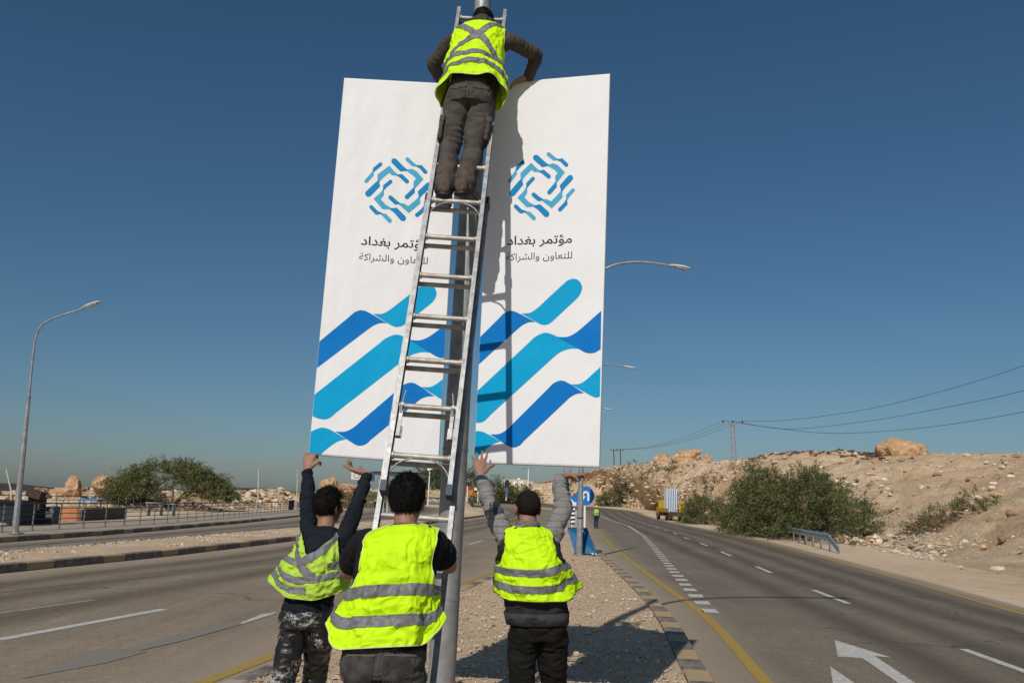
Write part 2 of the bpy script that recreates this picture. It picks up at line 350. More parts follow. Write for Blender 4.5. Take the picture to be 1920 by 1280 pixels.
# sandy tip of the island, rising towards the bend
# --- loose stones (stuff)
def stones_mesh(name, pts, sizes, m, flat=.65, seed=1):
    rng = np.random.default_rng(seed)
    base = np.array([(1, 0, 0), (-1, 0, 0), (0, 1, 0), (0, -1, 0), (0, 0, 1), (0, 0, -1)], float)
    tri = np.array([(0, 2, 4), (2, 1, 4), (1, 3, 4), (3, 0, 4), (2, 0, 5), (1, 2, 5), (3, 1, 5), (0, 3, 5)])
    # one subdivision for a rounder stone
    vs = [tuple(p) for p in base]; fs = []; cache = {}
    def midp(a, b):
        k = (min(a, b), max(a, b))
        if k not in cache:
            q = np.array(vs[a])+np.array(vs[b]); q /= np.linalg.norm(q); vs.append(tuple(q)); cache[k] = len(vs)-1
        return cache[k]
    for a, b, c in tri:
        x, y, z = midp(a, b), midp(b, c), midp(c, a); fs += [(a, x, z), (x, b, y), (z, y, c), (x, y, z)]
    S = np.array(vs); T = np.array(fs); N = len(pts)
    ang = rng.uniform(0, 6.28, N); ca, sa = np.cos(ang), np.sin(ang)
    scl = rng.uniform(.65, 1.35, (N, 3)); scl[:, 2] *= flat
    jit = 1+rng.uniform(-.28, .22, (N, len(S), 1))
    Q = S[None]*jit*scl[:, None, :]*np.array(sizes)[:, None, None]
    X = Q[..., 0]*ca[:, None]-Q[..., 1]*sa[:, None]; Y = Q[..., 0]*sa[:, None]+Q[..., 1]*ca[:, None]
    V = np.stack([X, Y, Q[..., 2]], -1)+np.array(pts)[:, None, :]
    F = T[None]+(np.arange(N)*len(S))[:, None, None]
    mi = np.repeat(rng.integers(0, len(m), N), len(T)) if isinstance(m, list) else None
    return npmesh(name, V.reshape(-1, 3), F.reshape(-1, 3), m, False, mi)
STONES = [mat('stone_pale', (.60, .49, .365), .9, var=.12), mat('stone_tan', (.54, .405, .275), .9, var=.15), mat('stone_grey', (.46, .37, .275), .9, var=.15), mat('stone_brown', (.37, .26, .17), .9, var=.15)]
pts = []; szs = []
rng = np.random.default_rng(5)
for k in range(15000):
    y = 7.6+ 26*rng.random()**1.7; a, b = medL(y)+.05, kerbR(y)-.3; x = a+(b-a)*rng.random()
    s = .005+.014*rng.random()**2.4+(.03*rng.random() if rng.random() < .03 else 0); pts.append((x, y, float(med_z(x, y))+.012+s*.25)); szs.append(s)
o = tag(link(bpy.data.objects.new('median_gravel', stones_mesh('median_gravel', pts, szs, STONES, .7, 2))), 'loose pale gravel strewn over the central median', 'gravel', kind='stuff')
pts = []; szs = []
for k in range(5200):
    y = 17+ 50*rng.random()**1.4; a, b = islF(y)+.1, islN(y)-.3; tt = rng.random(); x = a+(b-a)*tt
    s = .02+.045*rng.random()**2; pts.append((x, y, .12+.1*min(1, min(tt, 1-tt)*6)+s*.1)); szs.append(s)
o = tag(link(bpy.data.objects.new('island_gravel', stones_mesh('island_gravel', pts, szs, STONES, .7, 3))), 'coarse pale gravel covering the strip between the left roads', 'gravel', kind='stuff')

# --- kerbs built of single painted blocks
K_YEL = mat('kerb_yellow', (.44, .30, .12), .85, var=.0, vscale=7, col2=(.36, .28, .20), bump=.3, bscale=30)
K_BLK = mat('kerb_black', (.105, .095, .085), .85, vscale=6, col2=(.29, .235, .18), bump=.3, bscale=30)
K_CON = mat('kerb_concrete', (.36, .30, .24), .9, var=.2, vscale=5)
def block_mesh(name, L, wd, h, m):
    b = MB(); e = .02
    prof = [(-wd/2, 0), (wd/2, 0), (wd/2, h-e), (wd/2-e, h), (-wd/2+e, h), (-wd/2, h-e)]
    vs = [(x, y, z) for y in (-L/2, L/2) for x, z in prof]; n = len(prof)
    fs = [tuple(range(n)), tuple(range(2*n-1, n-1, -1))]+[(i, i+n, (i+1) % n+n, (i+1) % n) for i in range(n)]
    b.add(vs, fs); return b.mesh(name, m)
def kerb(name, fx, off, y0, y1, L, wd, h, pattern, zb=0.0):
    root = empty(name); tag(root, kind='structure')
    ms = {k: block_mesh('kerb_block', L-.025, wd, h, m) for k, m in dict(y=K_YEL, b=K_BLK, c=K_CON).items()}
    y = y0; i = 0
    while y < y1:
        dx = fx(y+.3)-fx(y-.3); an = math.atan2(dx, .6); st = L*math.cos(an)
        o = bpy.data.objects.new('kerb_block', ms[pattern(i)]); link(o, root)
        o.location = (fx(y)+off+random.uniform(-.008, .008), y, zb+rise(y)+random.uniform(-.008, .004)); o.rotation_euler = (random.uniform(-.012, .012), random.uniform(-.02, .02), -an+random.uniform(-.012, .012))
        y += st; i += 1
kerb('median_kerb_right', kerbR, -.14, 6.5, 60, .62, .26, .12, lambda i: 'yb'[i % 2])
kerb('median_kerb_left', lambda y: yelL(y)+.5, 0.0, 6.5, 50, .7, .22, .11, lambda i: 'ybc'[(i*7+i//3) % 3])
kerb('island_kerb', islN, -.15, 12, 110, .9, .28, .19, lambda i: 'y' if i % 3 == 0 else 'b')
kerb('pavement_kerb', pavK, -.15, 20, 110, 1.0, .30, .20, lambda i: 'c' if i > 45 else ('y' if i % 3 == 1 else 'b'))
# pavement behind the kerb
PAVE = mat('pavement', (.36, .29, .22), .9, var=.15, vscale=1.5, bump=.3, bscale=12)
strip('pavement', lambda y: pavK(y)-6.5, lambda y: pavK(y)-.29, 10, 130, .17, PAVE, 60, 6)
strip('promenade', lambda y: pavK(y)-26, lambda y: pavK(y)-6.3, 10, 130, .03, SAND, 60, 6)

# --- painted markings (each its own sheet)
def paintmat(name, col, wear, cover):
    m = bpy.data.materials.new(name); m.use_nodes = True; n, l, b = nodes_of(m); tc = n.new('ShaderNodeTexCoord').outputs['Object']
    f = noise(n, l, tc, 14, 8, .8); c = mix(n, l, ramp_between(n, l, f, [(cover-.05, (0, 0, 0)), (cover+.09, (1, 1, 1))]), wear, col)
    c = mix(n, l, .5, c, ramp_between(n, l, noise(n, l, tc, 45, 4, .8), [(.3, (.3, .3, .3)), (.7, (.66, .66, .66))]), 'OVERLAY')
    l.new(c, b.inputs['Base Color']); b.inputs['Roughness'].default_value = .8; return m
W_P = paintmat('road_white', (.55, .52, .46), (.27, .23, .18), .41)
W_FADE = paintmat('road_white_faded', (.34, .30, .27), (.17, .145, .12), .44)
Y_P = paintmat('road_yellow', (.40, .255, .04), (.24, .17, .085), .40)
Y_FADE = paintmat('road_yellow_faded', (.24, .17, .07), (.16, .13, .10), .50)
G_P = paintmat('road_overpaint', (.205, .182, .155), (.26, .21, .155), .47)
def poly(name, pts, m, z=.008, parent=None):
    b = MB(); b.add([(p[0], p[1], z+rise(p[1])) for p in pts], [tuple(range(len(pts)))]); o = b.build(name, m, parent)
    if o.data.polygons[0].normal.z < 0: o.data.flip_normals()
    return tag(o, kind='structure') if parent is None else o
strip('yellow_line_median', lambda y: yelR(y)-.07, lambda y: yelR(y)+.08, -5, 149, .009, Y_P, 260, 1)
strip('yellow_line_shoulder', lambda y: edgeR(y)-.07, lambda y: edgeR(y)+.07, -5, 149, .009, Y_P, 200, 1)
strip('yellow_line_left', lambda y: yelL(y)-.08, lambda y: yelL(y)+.08, -5, 110, .009, Y_P, 200, 1)
fy = smooth_curve([tuple(G(*q).xy) for q in ((0, 1110), (120, 1096), (300, 1078), (450, 1062), (600, 1045))])
strip('faded_yellow_line', lambda y: fy(y)-.10, lambda y: fy(y)+.10, G(0, 1110).y-2, G(600, 1045).y, .009, Y_FADE, 60, 1)
rd = empty('lane_dashes'); tag(rd, kind='structure')
def dash(fx, y0, y1, wd, m, parent):
    poly('dash', [(fx(y0)-wd/2, y0), (fx(y0)+wd/2, y0), (fx(y1)+wd/2, y1), (fx(y1)-wd/2, y1)], m, .009, parent)
for a, b in ((3.6, 6.3), (9.2, 11.85), (17.2, 19.95), (25.0, 27.5), (33.2, 36.4), (41.5, 44.6), (50, 52.8), (58.3, 61.2), (66.6, 69.5), (75, 78), (83.5, 86.5), (92, 95), (100.5, 103.5)): dash(dashR, a, b, .13, W_P, rd)
rb = empty('block_line'); tag(rb, kind='structure')
y = 15.15; i = 0
while y < 60:
    wd = .27; h = .56
    poly('block', [(blkR(y)-wd/2-random.uniform(0, .02), y), (blkR(y)+wd/2, y-random.uniform(0, .03)), (blkR(y+h)+wd/2+random.uniform(-.02, .02), y+h), (blkR(y+h)-wd/2, y+h+random.uniform(-.03, .03))], W_P, .009, rb)
    y += h+.70; i += 1
strip('solid_white_line', lambda y: blkR(y)-.09, lambda y: blkR(y)+.09, 60, 149, .009, W_P, 60, 1)
# arrows on the right carriageway
def gp(*q): return [tuple(G(*p).xy) for p in q]
poly('arrow_head', gp((1565, 1200), (1672, 1233), (1638, 1230), (1618, 1234), (1571, 1231)), W_P)
poly('arrow_shaft', gp((1617, 1234.5), (1640, 1230.5), (1716, 1281), (1800, 1340), (1765, 1345), (1688, 1284)), W_P, .011)
poly('turn_arrow_head', gp((1557, 1250), (1604, 1282), (1640, 1302), (1566, 1312)), W_P)
poly('turn_arrow_shaft', gp((1604, 1303), (1625, 1300), (1700, 1360), (1670, 1364)), W_P, .011)
ld = empty('left_lane_dashes'); tag(ld, kind='structure')
def quad_line(a, b, wd, m, parent):
    a = Vector((a[0], a[1], 0)); b = Vector((b[0], b[1], 0)); s = (b-a).normalized().cross(Vector((0, 0, 1)))*wd/2
    poly('dash', [(a-s).xy, (a+s).xy, (b+s).xy, (b-s).xy], m, .009, parent)
quad_line((-7.9, 10.5), (-6.79, 14.66), .12, W_FADE, ld); quad_line((-6.0, 10.6), (-5.27, 13.75), .17, W_P, ld)
quad_line((-1.6, 36.8), (-1.15, 40.4), .16, W_P, ld); quad_line((-3.6, 22.5), (-3.0, 25.4), .15, W_P, ld); quad_line((-.7, 45), (-.2, 48.4), .16, W_P, ld); quad_line((.5, 54), (1.1, 58), .16, W_P, ld)
strip('service_road_line', lambda y: islF(y)-1.75, lambda y: islF(y)-1.63, 15, 80, .009, W_FADE, 80, 1)
poly('overpainted_arrow_head', gp((40, 1273), (120, 1240), (165, 1222), (195, 1217), (240, 1216), (276, 1222), (200, 1243)), G_P, .009)
poly('overpainted_arrow_shaft', gp((228, 1219), (255, 1222), (350, 1200), (452, 1171), (445, 1166), (330, 1190)), G_P, .011)
poly('worn_arrow_remnant', gp((448, 1169), (455, 1170), (512, 1152), (520, 1148), (490, 1152)), W_P, .011)

# --- hillside on the right
edge_pts = [(10.5, -30), (12.0, 0), (14.3, 22), (16.2, 32), (19.2, 47), (21.2, 58), (24, 80), (28, 117), (31, 150), (33, 175), (28, 198), (17, 222), (2, 240), (-20, 262), (-60, 285)]
ridge = [P(3300, 905, 36), P(2500, 880, 56), P(2150, 862, 70), P(1920, 850, 84), P(1800, 850, 94), P(1680, 856, 102), P(1560, 850, 116), P(1450, 856, 132), P(1375, 866, 150), P(1300, 862, 165), P(1230, 868, 185), P(1180, 872, 200), P(1130, 878, 220), P(1085, 893, 250), P(1040, 905, 290), P(985, 914, 330), P(920, 921, 370)]
def resample(Q, n):
    Q = np.array([tuple(q) for q in Q], float); d = np.r_[0, np.cumsum(np.linalg.norm(np.diff(Q, axis=0), axis=1))]
    t = np.linspace(0, d[-1], n); return np.stack([np.interp(t, d, Q[:, k]) for k in range(Q.shape[1])], 1)
NI, NJ = 520, 150
A = resample([(x, y, rise(y)) for x, y in edge_pts], NI); B = resample(ridge, NI)
for _ in range(20):
    A[1:-1] = .25*A[:-2]+.5*A[1:-1]+.25*A[2:]; B[1:-1] = .25*B[:-2]+.5*B[1:-1]+.25*B[2:]
tj = np.linspace(0, 1, NJ)**1.25
prof = np.interp(tj, [0, .05, .12, .25, .5, .75, .92, 1], [0, .015, .07, .24, .55, .80, .97, 1])
H = A[:, None, :]*(1-tj)[None, :, None]+B[:, None, :]*tj[None, :, None]
H[..., 2] = A[:, None, 2]+(B[:, None, 2]-A[:, None, 2])*prof[None]
# plateau behind the ridge
back = []
for k in (1.06, 1.15, 1.35, 1.7, 2.2):
    q = A+(B-A)*k; q[:, 2] = B[:, 2]-.6*(k-1)*6*.5; back.append(q[:, None, :])
H = np.concatenate([H]+back, 1); NJ2 = H.shape[1]
amp = np.concatenate([np.clip((tj-.02)*6, 0, 1), np.ones(5)])[None]
fl = H.reshape(-1, 3)
n_big = fbm(fl*np.array([.06, .06, 0]), 3, 21).reshape(NI, NJ2); n_mid = fbm(fl*np.array([.28, .28, 0]), 4, 31).reshape(NI, NJ2); n_sm = fbm(fl*np.array([1.3, 1.3, 0]), 3, 41).reshape(NI, NJ2)
dist = np.hypot(H[..., 0], H[..., 1])
top = np.concatenate([1-np.clip((tj-.75)*3, 0, .7), np.full(5, .3)])[None]
ridge_n = 1-np.abs(n_mid)
H[..., 2] += amp*(n_big*.75*top+(ridge_n-.6)*.6+n_sm*.17)
F = [(i*NJ2+j, (i+1)*NJ2+j, (i+1)*NJ2+j+1, i*NJ2+j+1) for i in range(NI-1) for j in range(NJ2-1)]
tag(link(bpy.data.objects.new('hillside', npmesh('hillside', fl if False else H.reshape(-1, 3), F, HILL, True))), kind='structure')
def hill_at(i, j): return Vector(H[i, j])
def hill_px(px, py, tol=3):        # point of the hillside seen in a given direction
    q = H[:, :NJ].reshape(-1, 3); d = np.array(ray(px, py)); d /= np.linalg.norm(d)
    r = q-np.array((0, 0, CZ)); r /= np.linalg.norm(r, axis=1)[:, None]; k = r@d
    good = np.where(k > k.max()-2e-6)[0]; return Vector(q[good[np.argmin(q[good, 1])]])
# sandy verge between the road and the slope
strip('road_verge', lambda y: edgeR(y)+.5, lambda y: float(np.interp(y, [e[1] for e in edge_pts[:10]], [e[0] for e in edge_pts[:10]]))+1.2, -20, 150, .0, SAND, 90, 6)
# scree
pts = []; szs = []
for k in range(24000):
    i = rng.integers(0, NI); j = min(NJ-1, int(rng.random()**1.1*NJ)); q = H[i, j]
    if q[1] < 12: continue
    if fbm(np.array([[q[0]*.12, q[1]*.12, 4.4]]), 3, 77)[0] < -.1 and rng.random() < .8: continue
    s = (.028+.17*rng.random()**6)*(1+dist[i, j]/110); pts.append((q[0]+rng.normal()*.4, q[1]+rng.normal()*.4, q[2]+s*.15)); szs.append(s)
ROCKM = [mat('rock_tan', (.58, .41, .26), .95, var=.2, vscale=2), mat('rock_pale', (.68, .55, .41), .95, var=.15, vscale=2), mat('rock_brown', (.30, .185, .11), .95, var=.2, vscale=2)]
tag(link(bpy.data.objects.new('scree', stones_mesh('scree', pts, szs, ROCKM, .6, 8))), 'loose broken stones strewn over the right hillside', 'stones', kind='stuff')
# ================================================================ LAMP POSTS
def street_lamp(base, label, H=9.3, arm=2.9, adir=0.0, lean=(0, 0), r0=.10, r1=.052, seg=8, group='street lamps along the road', simple=False, style='arched'):
    base = Vector(base); root = empty('street_lamp', base); tag(root, label, 'street lamp', group)
    up = Vector((lean[0], lean[1], 1)); ad = Vector((math.cos(adir), math.sin(adir), 0))
    zs = (H-1.5)*.72
    b = MB(); b.tube([base, base+up*zs], [r0, r0-(r0-r1)*.78], seg, phase=.39, smooth=seg > 8); b.build('pole', GALV, root)
    b = MB(); end = base+up*H+ad*arm; pts = [base+up*(zs-.05)]
    if style == 'rising': cp = [base+up*(H-1.75), base+up*(H-.42), base+up*(H-.55)+ad*(arm*.22), end]
    else: cp = [base+up*(H-1.7), base+up*(H-.05), base+up*(H+.30)+ad*(arm*.40), end]
    for k in range(25): f = k/24; pts.append(cp[0]*(1-f)**3+cp[1]*3*f*(1-f)**2+cp[2]*3*f*f*(1-f)+cp[3]*f**3)
    b.tube(pts, [r1*.95, r1*.9]+[r1*.72]*(len(pts)-2), 8); b.build('arm', GALV, root)
    b = MB(); t = (end-pts[-2]).normalized(); sd = t.cross(Vector((0, 0, 1))).normalized(); u = sd.cross(t)
    prof = [(-.08, .035, .03), (.02, .07, .05), (.18, .13, .075), (.42, .15, .08), (.6, .12, .06), (.68, .05, .03)]
    vs = []; fs = []; n = 12
    for d, wx, hz in prof:
        for k in range(n):
            a = 2*math.pi*k/n; vs.append(end+t*d+sd*(wx*math.cos(a))+u*(hz*math.sin(a)*(1.0 if math.sin(a) > 0 else .45)+.02))
    for i in range(len(prof)-1):
        for k in range(n): fs.append((i*n+k, i*n+(k+1) % n, (i+1)*n+(k+1) % n, (i+1)*n+k))
    fs += [tuple(range(n))[::-1], tuple(range((len(prof)-1)*n, len(prof)*n))]
    b.add(vs, fs, 0, True); hd = b.build('lamp_head', mat('lamp_housing', (.55, .55, .52), .5), root)
    b = MB(); b.box(end+t*.34-u*.022, (.36, .2, .02), Matrix((t, sd, u)).transposed()); b.build('lens', mat('lamp_lens', (.5, .5, .46), .25), hd)
    if not simple:
        b = MB(); b.box(base+Vector((0, 0, .02)), (.42, .42, .04))
        b.build('base_plate', GALV_D, root)
        b = MB(); b.tube([base+up*(zs-.08), base+up*(zs+.03)], r0-(r0-r1)*.7, 10); b.build('collar', GALV_D, root)
    return root
pb = P(848.5, 930, 6.75); pt_ = P(912.5, 0, 6.75); ln = ((pt_.x-pb.x)/(pt_.z-pb.z)*.75, 0.0)
MAIN = Vector((pb.x-ln[0]*(pb.z-.1), 6.75, .1))
lm = street_lamp(MAIN, 'grey steel street lamp post the ladder leans on, between the two white banners', 9.4, 3.3, R(12), ln, .106, .075, 16)
# riveted seam bands on the near post
for z in (.92, 2.05):
    b = MB(); b.tube([MAIN+Vector((ln[0]*z, 0, z)), MAIN+Vector((ln[0]*(z+.012), 0, z+.012))], .1062-.0021*z, 16); b.build('seam_band', GALV_D, lm)
b2 = G(1082, 1042, .12); LB = Vector((2.36, 28.5, .12))
l2 = street_lamp(LB, 'street lamp post in front of the round blue U-turn sign', 9.87, 3.0, R(3), (.012, 0), .105, .06)
bb = MB(); bb.tube([LB+Vector((.03, 0, 2.52)), LB+Vector((.03, 0, 2.58))], .115, 10); bb.box(LB+Vector((-.06, -.1, 2.5)), (.14, .1, .07)); bb.build('clamp_band', BLACKP, l2)
bb = MB(); bb.tube([LB+Vector((.015, 0, 1.2)), LB+Vector((.015, 0, 1.24))], .108, 10); bb.build('strap', BLACKP, l2)
q = P(1068, 930, 48.5); street_lamp((q.x, 48.5, .1), 'thin street lamp on the median beyond the U-turn sign', 9.55, 3.1, R(3), (0, 0), .09, .055)
q = P(1064, 930, 69); street_lamp((q.x-.3, 69, .1), 'most distant street lamp showing its arm right of the right banner', 9.4, 3.3, R(8), (0, 0), .09, .05, simple=True)
q = G(28, 1000, .2); street_lamp((q.x, q.y, .2), 'tall street lamp with curved arm at the far left beside the railing', 8.45, 1.75, R(0), (-.03, 0), .12, .05, style='rising')

# ================================================================ BANNERS
def homog(src, dst):
    A = []; Bv = []
    for (x, y), (u, v) in zip(src, dst):
        A.append([x, y, 1, 0, 0, 0, -u*x, -u*y]); Bv.append(u); A.append([0, 0, 0, x, y, 1, -v*x, -v*y]); Bv.append(v)
    h = np.linalg.solve(np.array(A, float), np.array(Bv, float)); return np.r_[h, 1].reshape(3, 3)
HM = homog([(888, 868), (1124, 876), (1144, 137), (923, 156)], [(0, 0), (1, 0), (1, 1), (0, 1)])
BW, BH = .965, 3.06
def zp(pts, o, s):                  # traced points -> metres on the banner face
    out = []
    for x, y in pts:
        q = HM@np.array([o[0]+x/s, o[1]+y/s, 1]); out.append((q[0]/q[2]*BW, q[1]/q[2]*BH))
    return out
def fabric_mat(name, col, rough=.55):
    m = bpy.data.materials.new(name); m.use_nodes = True; n, l, b = nodes_of(m); tc = n.new('ShaderNodeTexCoord').outputs['Object']
    mp = n.new('ShaderNodeMapping'); mp.inputs['Scale'].default_value = (1.6, 1, .8); l.new(tc, mp.inputs[0])
    c = mix(n, l, .35, col, ramp_between(n, l, noise(n, l, tc, 3.0, 6, .7), [(.3, (.42, .42, .42)), (.7, (.56, .56, .56))]), 'OVERLAY')
    l.new(c, b.inputs['Base Color']); b.inputs['Roughness'].default_value = rough; b.inputs['Specular IOR Level'].default_value = .08
    bp = n.new('ShaderNodeBump'); bp.inputs['Strength'].default_value = .9; bp.inputs['Distance'].default_value = .03
    l.new(noise(n, l, mp.outputs[0], 2.2, 3, .45), bp.inputs['Height'])
    bp2 = n.new('ShaderNodeBump'); bp2.inputs['Strength'].default_value = .12; bp2.inputs['Distance'].default_value = .001
    l.new(noise(n, l, tc, 260, 2, .5), bp2.inputs['Height']); l.new(bp.outputs[0], bp2.inputs['Normal']); l.new(bp2.outputs[0], b.inputs['Normal'])
    return m
F_WHITE = fabric_mat('banner_white', (.77, .76, .755)); F_LIGHT = fabric_mat('banner_cyan', (.003, .33, .60)); F_DARK = fabric_mat('banner_blue', (.002, .165, .50))
L_LIGHT = fabric_mat('emblem_light_blue', (.07, .36, .56)); L_DARK = fabric_mat('emblem_blue', (.006, .22, .48)); F_INK = fabric_mat('banner_ink', (.018, .02, .045)); F_INK2 = fabric_mat('banner_ink_thin', (.04, .045, .07))
def crv(pts, closed=True, n=6):     # Catmull-Rom through points marked smooth
    out = []; N = len(pts)
    for i in range(N):
        p0, p1, p2, p3 = pts[(i-1) % N], pts[i], pts[(i+1) % N], pts[(i+2) % N]
        out.append(p1[:2])
    return out
def smoothpath(pts, n=8):           # open path: points with a third value 1 are rounded through
    v = [Vector((p[0], p[1])) for p in pts]; out = []
    for i in range(len(v)-1):
        p0 = v[max(i-1, 0)]; p1 = v[i]; p2 = v[i+1]; p3 = v[min(i+2, len(v)-1)]
        for k in range(n):
            f = k/n; out.append(.5*((2*p1)+(p2-p0)*f+(2*p0-5*p1+4*p2-p3)*f*f+(3*p1-p0-3*p2+p3)*f**3))
    out.append(v[-1]); return [tuple(p) for p in out]
def clip(poly, lo, hi):
    for ax, lim, sg in ((0, lo[0], 1), (0, hi[0], -1), (1, lo[1], 1), (1, hi[1], -1)):
        out = []
        for i, q in enumerate(poly):
            r = poly[i-1]; a = (q[ax]-lim)*sg; c = (r[ax]-lim)*sg
            if (a >= 0) != (c >= 0): t = c/(c-a); out.append((r[0]+(q[0]-r[0])*t, r[1]+(q[1]-r[1])*t))
            if a >= 0: out.append(tuple(q))
        poly = out
    return poly
ZO, ZS = (870, 500), 3.282
RIB = []
def rib(m, *segs):
    pts = []
    for s_, sm in segs: pts += smoothpath(s_) if sm else list(s_)
    RIB.append((m, zp(pts, ZO, ZS)))
rib('d', ([(-40, 590), (92, 462)], 0), ([(215, 343), (250, 310), (292, 297), (345, 315), (440, 365)], 1), ([(440, 365), (400, 367), (362, 384), (325, 413)], 1), ([(88, 622), (-40, 735)], 0))
rib('l', ([(355, 313), (410, 308), (455, 280), (500, 240)], 1), ([(640, 115), (680, 101), (718, 115), (737, 155), (722, 200), (690, 235)], 1), ([(560, 352), (530, 375), (495, 383), (455, 370), (355, 313)], 1))
rib('l', ([(-40, 890), (75, 785)], 0), ([(400, 490), (440, 455), (500, 430), (560, 445), (610, 472), (712, 527)], 1), ([(712, 527), (655, 528), (600, 546), (555, 578)], 1), ([(160, 925), (130, 955), (100, 968), (62, 966), (20, 950), (-40, 915)], 1))
rib('d', ([(575, 455), (640, 455), (695, 430), (740, 395)], 1), ([(855, 298), (900, 258), (900, 490)], 0), ([(870, 510), (845, 532), (805, 552), (760, 551), (715, 530), (575, 455)], 1))
rib('l', ([(-40, 1100), (10, 1052), (60, 1024), (95, 1018), (140, 1033), (225, 1080)], 1), ([(225, 1080), (180, 1095), (140, 1122), (100, 1158)], 1), ([(62, 1196), (-40, 1285)], 0))
rib('d', ([(160, 1037), (215, 1035), (262, 1010), (300, 975)], 1), ([(520, 765), (552, 735), (598, 718), (645, 733), (742, 793)], 1), ([(742, 793), (700, 797), (660, 815), (625, 845)], 1), ([(370, 1075), (340, 1104), (300, 1115), (258, 1098), (160, 1037)], 1))
rib('l', ([(660, 740), (712, 738), (755, 715), (790, 685)], 1), ([(842, 640), (880, 608), (880, 790)], 0), ([(860, 805), (830, 817), (795, 813), (660, 740)], 1))
LO, LS = (940, 270), 5.12
LOGO = [  # (colour, centre line with widths)
 [('d', [(215, 210, 34), (160, 265, 34), (148, 292, 16)]), ('l', [(148, 288, 10), (140, 320, 34), (85, 395, 34)])],
 [('d', [(345, 167, 60), (418, 232, 58), (470, 240, 12)]), ('l', [(455, 240, 10), (510, 246, 52), (545, 262, 56), (594, 312, 56), (558, 358, 54), (542, 412, 14)]), ('d', [(542, 402, 8), (532, 440, 42), (475, 505, 42)])],
 [('l', [(470, 132, 40), (525, 178, 38), (565, 186, 12)]), ('d', [(550, 185, 8), (598, 190, 38), (645, 236, 40)])],
 [('d', [(470, 350, 42), (412, 302, 40), (370, 300, 8)]), ('l', [(388, 301, 8), (340, 288, 42), (298, 250, 52), (215, 330, 56), (200, 385, 16)]), ('d', [(201, 372, 8), (192, 415, 56), (110, 513, 60)])],
 [('d', [(315, 370, 36), (262, 425, 36), (250, 465, 8)]), ('l', [(251, 450, 8), (240, 500, 38), (194, 555, 52), (262, 625, 52), (335, 636, 10)]), ('d', [(315, 638, 8), (370, 645, 54), (443, 714, 62)])],
 [('d', [(320, 527, 42), (375, 572, 42), (415, 575, 8)]), ('l', [(395, 576, 8), (440, 590, 42), (495, 626, 54), (582, 540, 54), (597, 490, 14)]), ('d', [(596, 500, 8), (603, 450, 54), (683, 364, 58)])],
 [('l', [(710, 483, 36), (655, 540, 36), (645, 585, 8)]), ('d', [(645, 570, 8), (638, 612, 38), (578, 672, 38)])],
 [('d', [(142, 640, 38), (195, 690, 40), (250, 692, 8)]), ('l', [(228, 692, 8), (272, 708, 40), (320, 754, 42)])],
]
def stroke(path, cap0, cap1):
    v = []
    pts = [Vector(p[:2]) for p in path]; ws = [p[2] for p in path]
    # sample densely with mitred joins
    Lp, Rp = [], []; n = len(pts)
    for i in range(n):
        a = (pts[i]-pts[i-1]).normalized() if i else (pts[1]-pts[0]).normalized()
        c = (pts[i+1]-pts[i]).normalized() if i < n-1 else a
        t = (a+c).normalized(); nn = Vector((-t.y, t.x)); k = 1/max(.6, nn.dot(Vector((-a.y, a.x))))
        Lp.append(pts[i]+nn*ws[i]/2*k); Rp.append(pts[i]-nn*ws[i]/2*k)
    out = list(Lp)
    def cap(c, frm, wd, sgn):
        return [c+Vector((math.cos(x), math.sin(x)))*wd/2 for x in [math.atan2((frm-c).y, (frm-c).x)-math.pi*k/8 for k in range(1, 8)]]
    if cap1: out += cap(pts[-1], Lp[-1], ws[-1], -1)
    out += Rp[::-1]
    if cap0: out += cap(pts[0], Rp[0], ws[0], -1)
    return [tuple(p) for p in out]
def arabic(codes, thick):           # letters in joined forms, laid right to left
    s_ = ''.join(' ' if x == '_' else chr(int(x, 16)) for x in codes.split())[::-1]
    V = []; F = []; GL = []
    cu = bpy.data.curves.new('letters', 'FONT'); cu.resolution_u = 4; ob = bpy.data.objects.new('letters', cu); sc.collection.objects.link(ob)
    def ext(t):
        cu.body = t; cu.offset = 0; bpy.context.view_layer.update(); me = ob.to_mesh(); x = max([q.co.x for q in me.vertices], default=0); ob.to_mesh_clear(); return x
    for i, ch in enumerate(s_):
        if ch == ' ': continue
        x = ext(s_[:i+1])-ext(ch)
        cu.body = ch; cu.offset = thick; bpy.context.view_layer.update(); me = ob.to_mesh(); n = len(V); m0 = len(F)
        V += [(q.co.x+x, q.co.y, .0004*(i % 2)) for q in me.vertices]; F += [tuple(j+n for j in p.vertices) for p in me.polygons]; ob.to_mesh_clear(); GL.append((n, len(V), m0, len(F)))
    bpy.data.objects.remove(ob); bpy.data.curves.remove(cu)
    V = np.array(V); return V, F, GL
TXT = [arabic('FEE3 FE86 FE97 FEE4 FEAE _ FE91 FED0 FEAA FE8D FEA9', .013), arabic('FEDF FEE0 FE98 FECC FE8E FEED FEE5 _ FEED FE8D FEDF FEB8 FEAE FE8D FEDB FE94', .001)]
TBOX = [zp([(55, 1042), (697, 905)], LO, LS), zp([(45, 1182), (697, 1073)], LO, LS)]
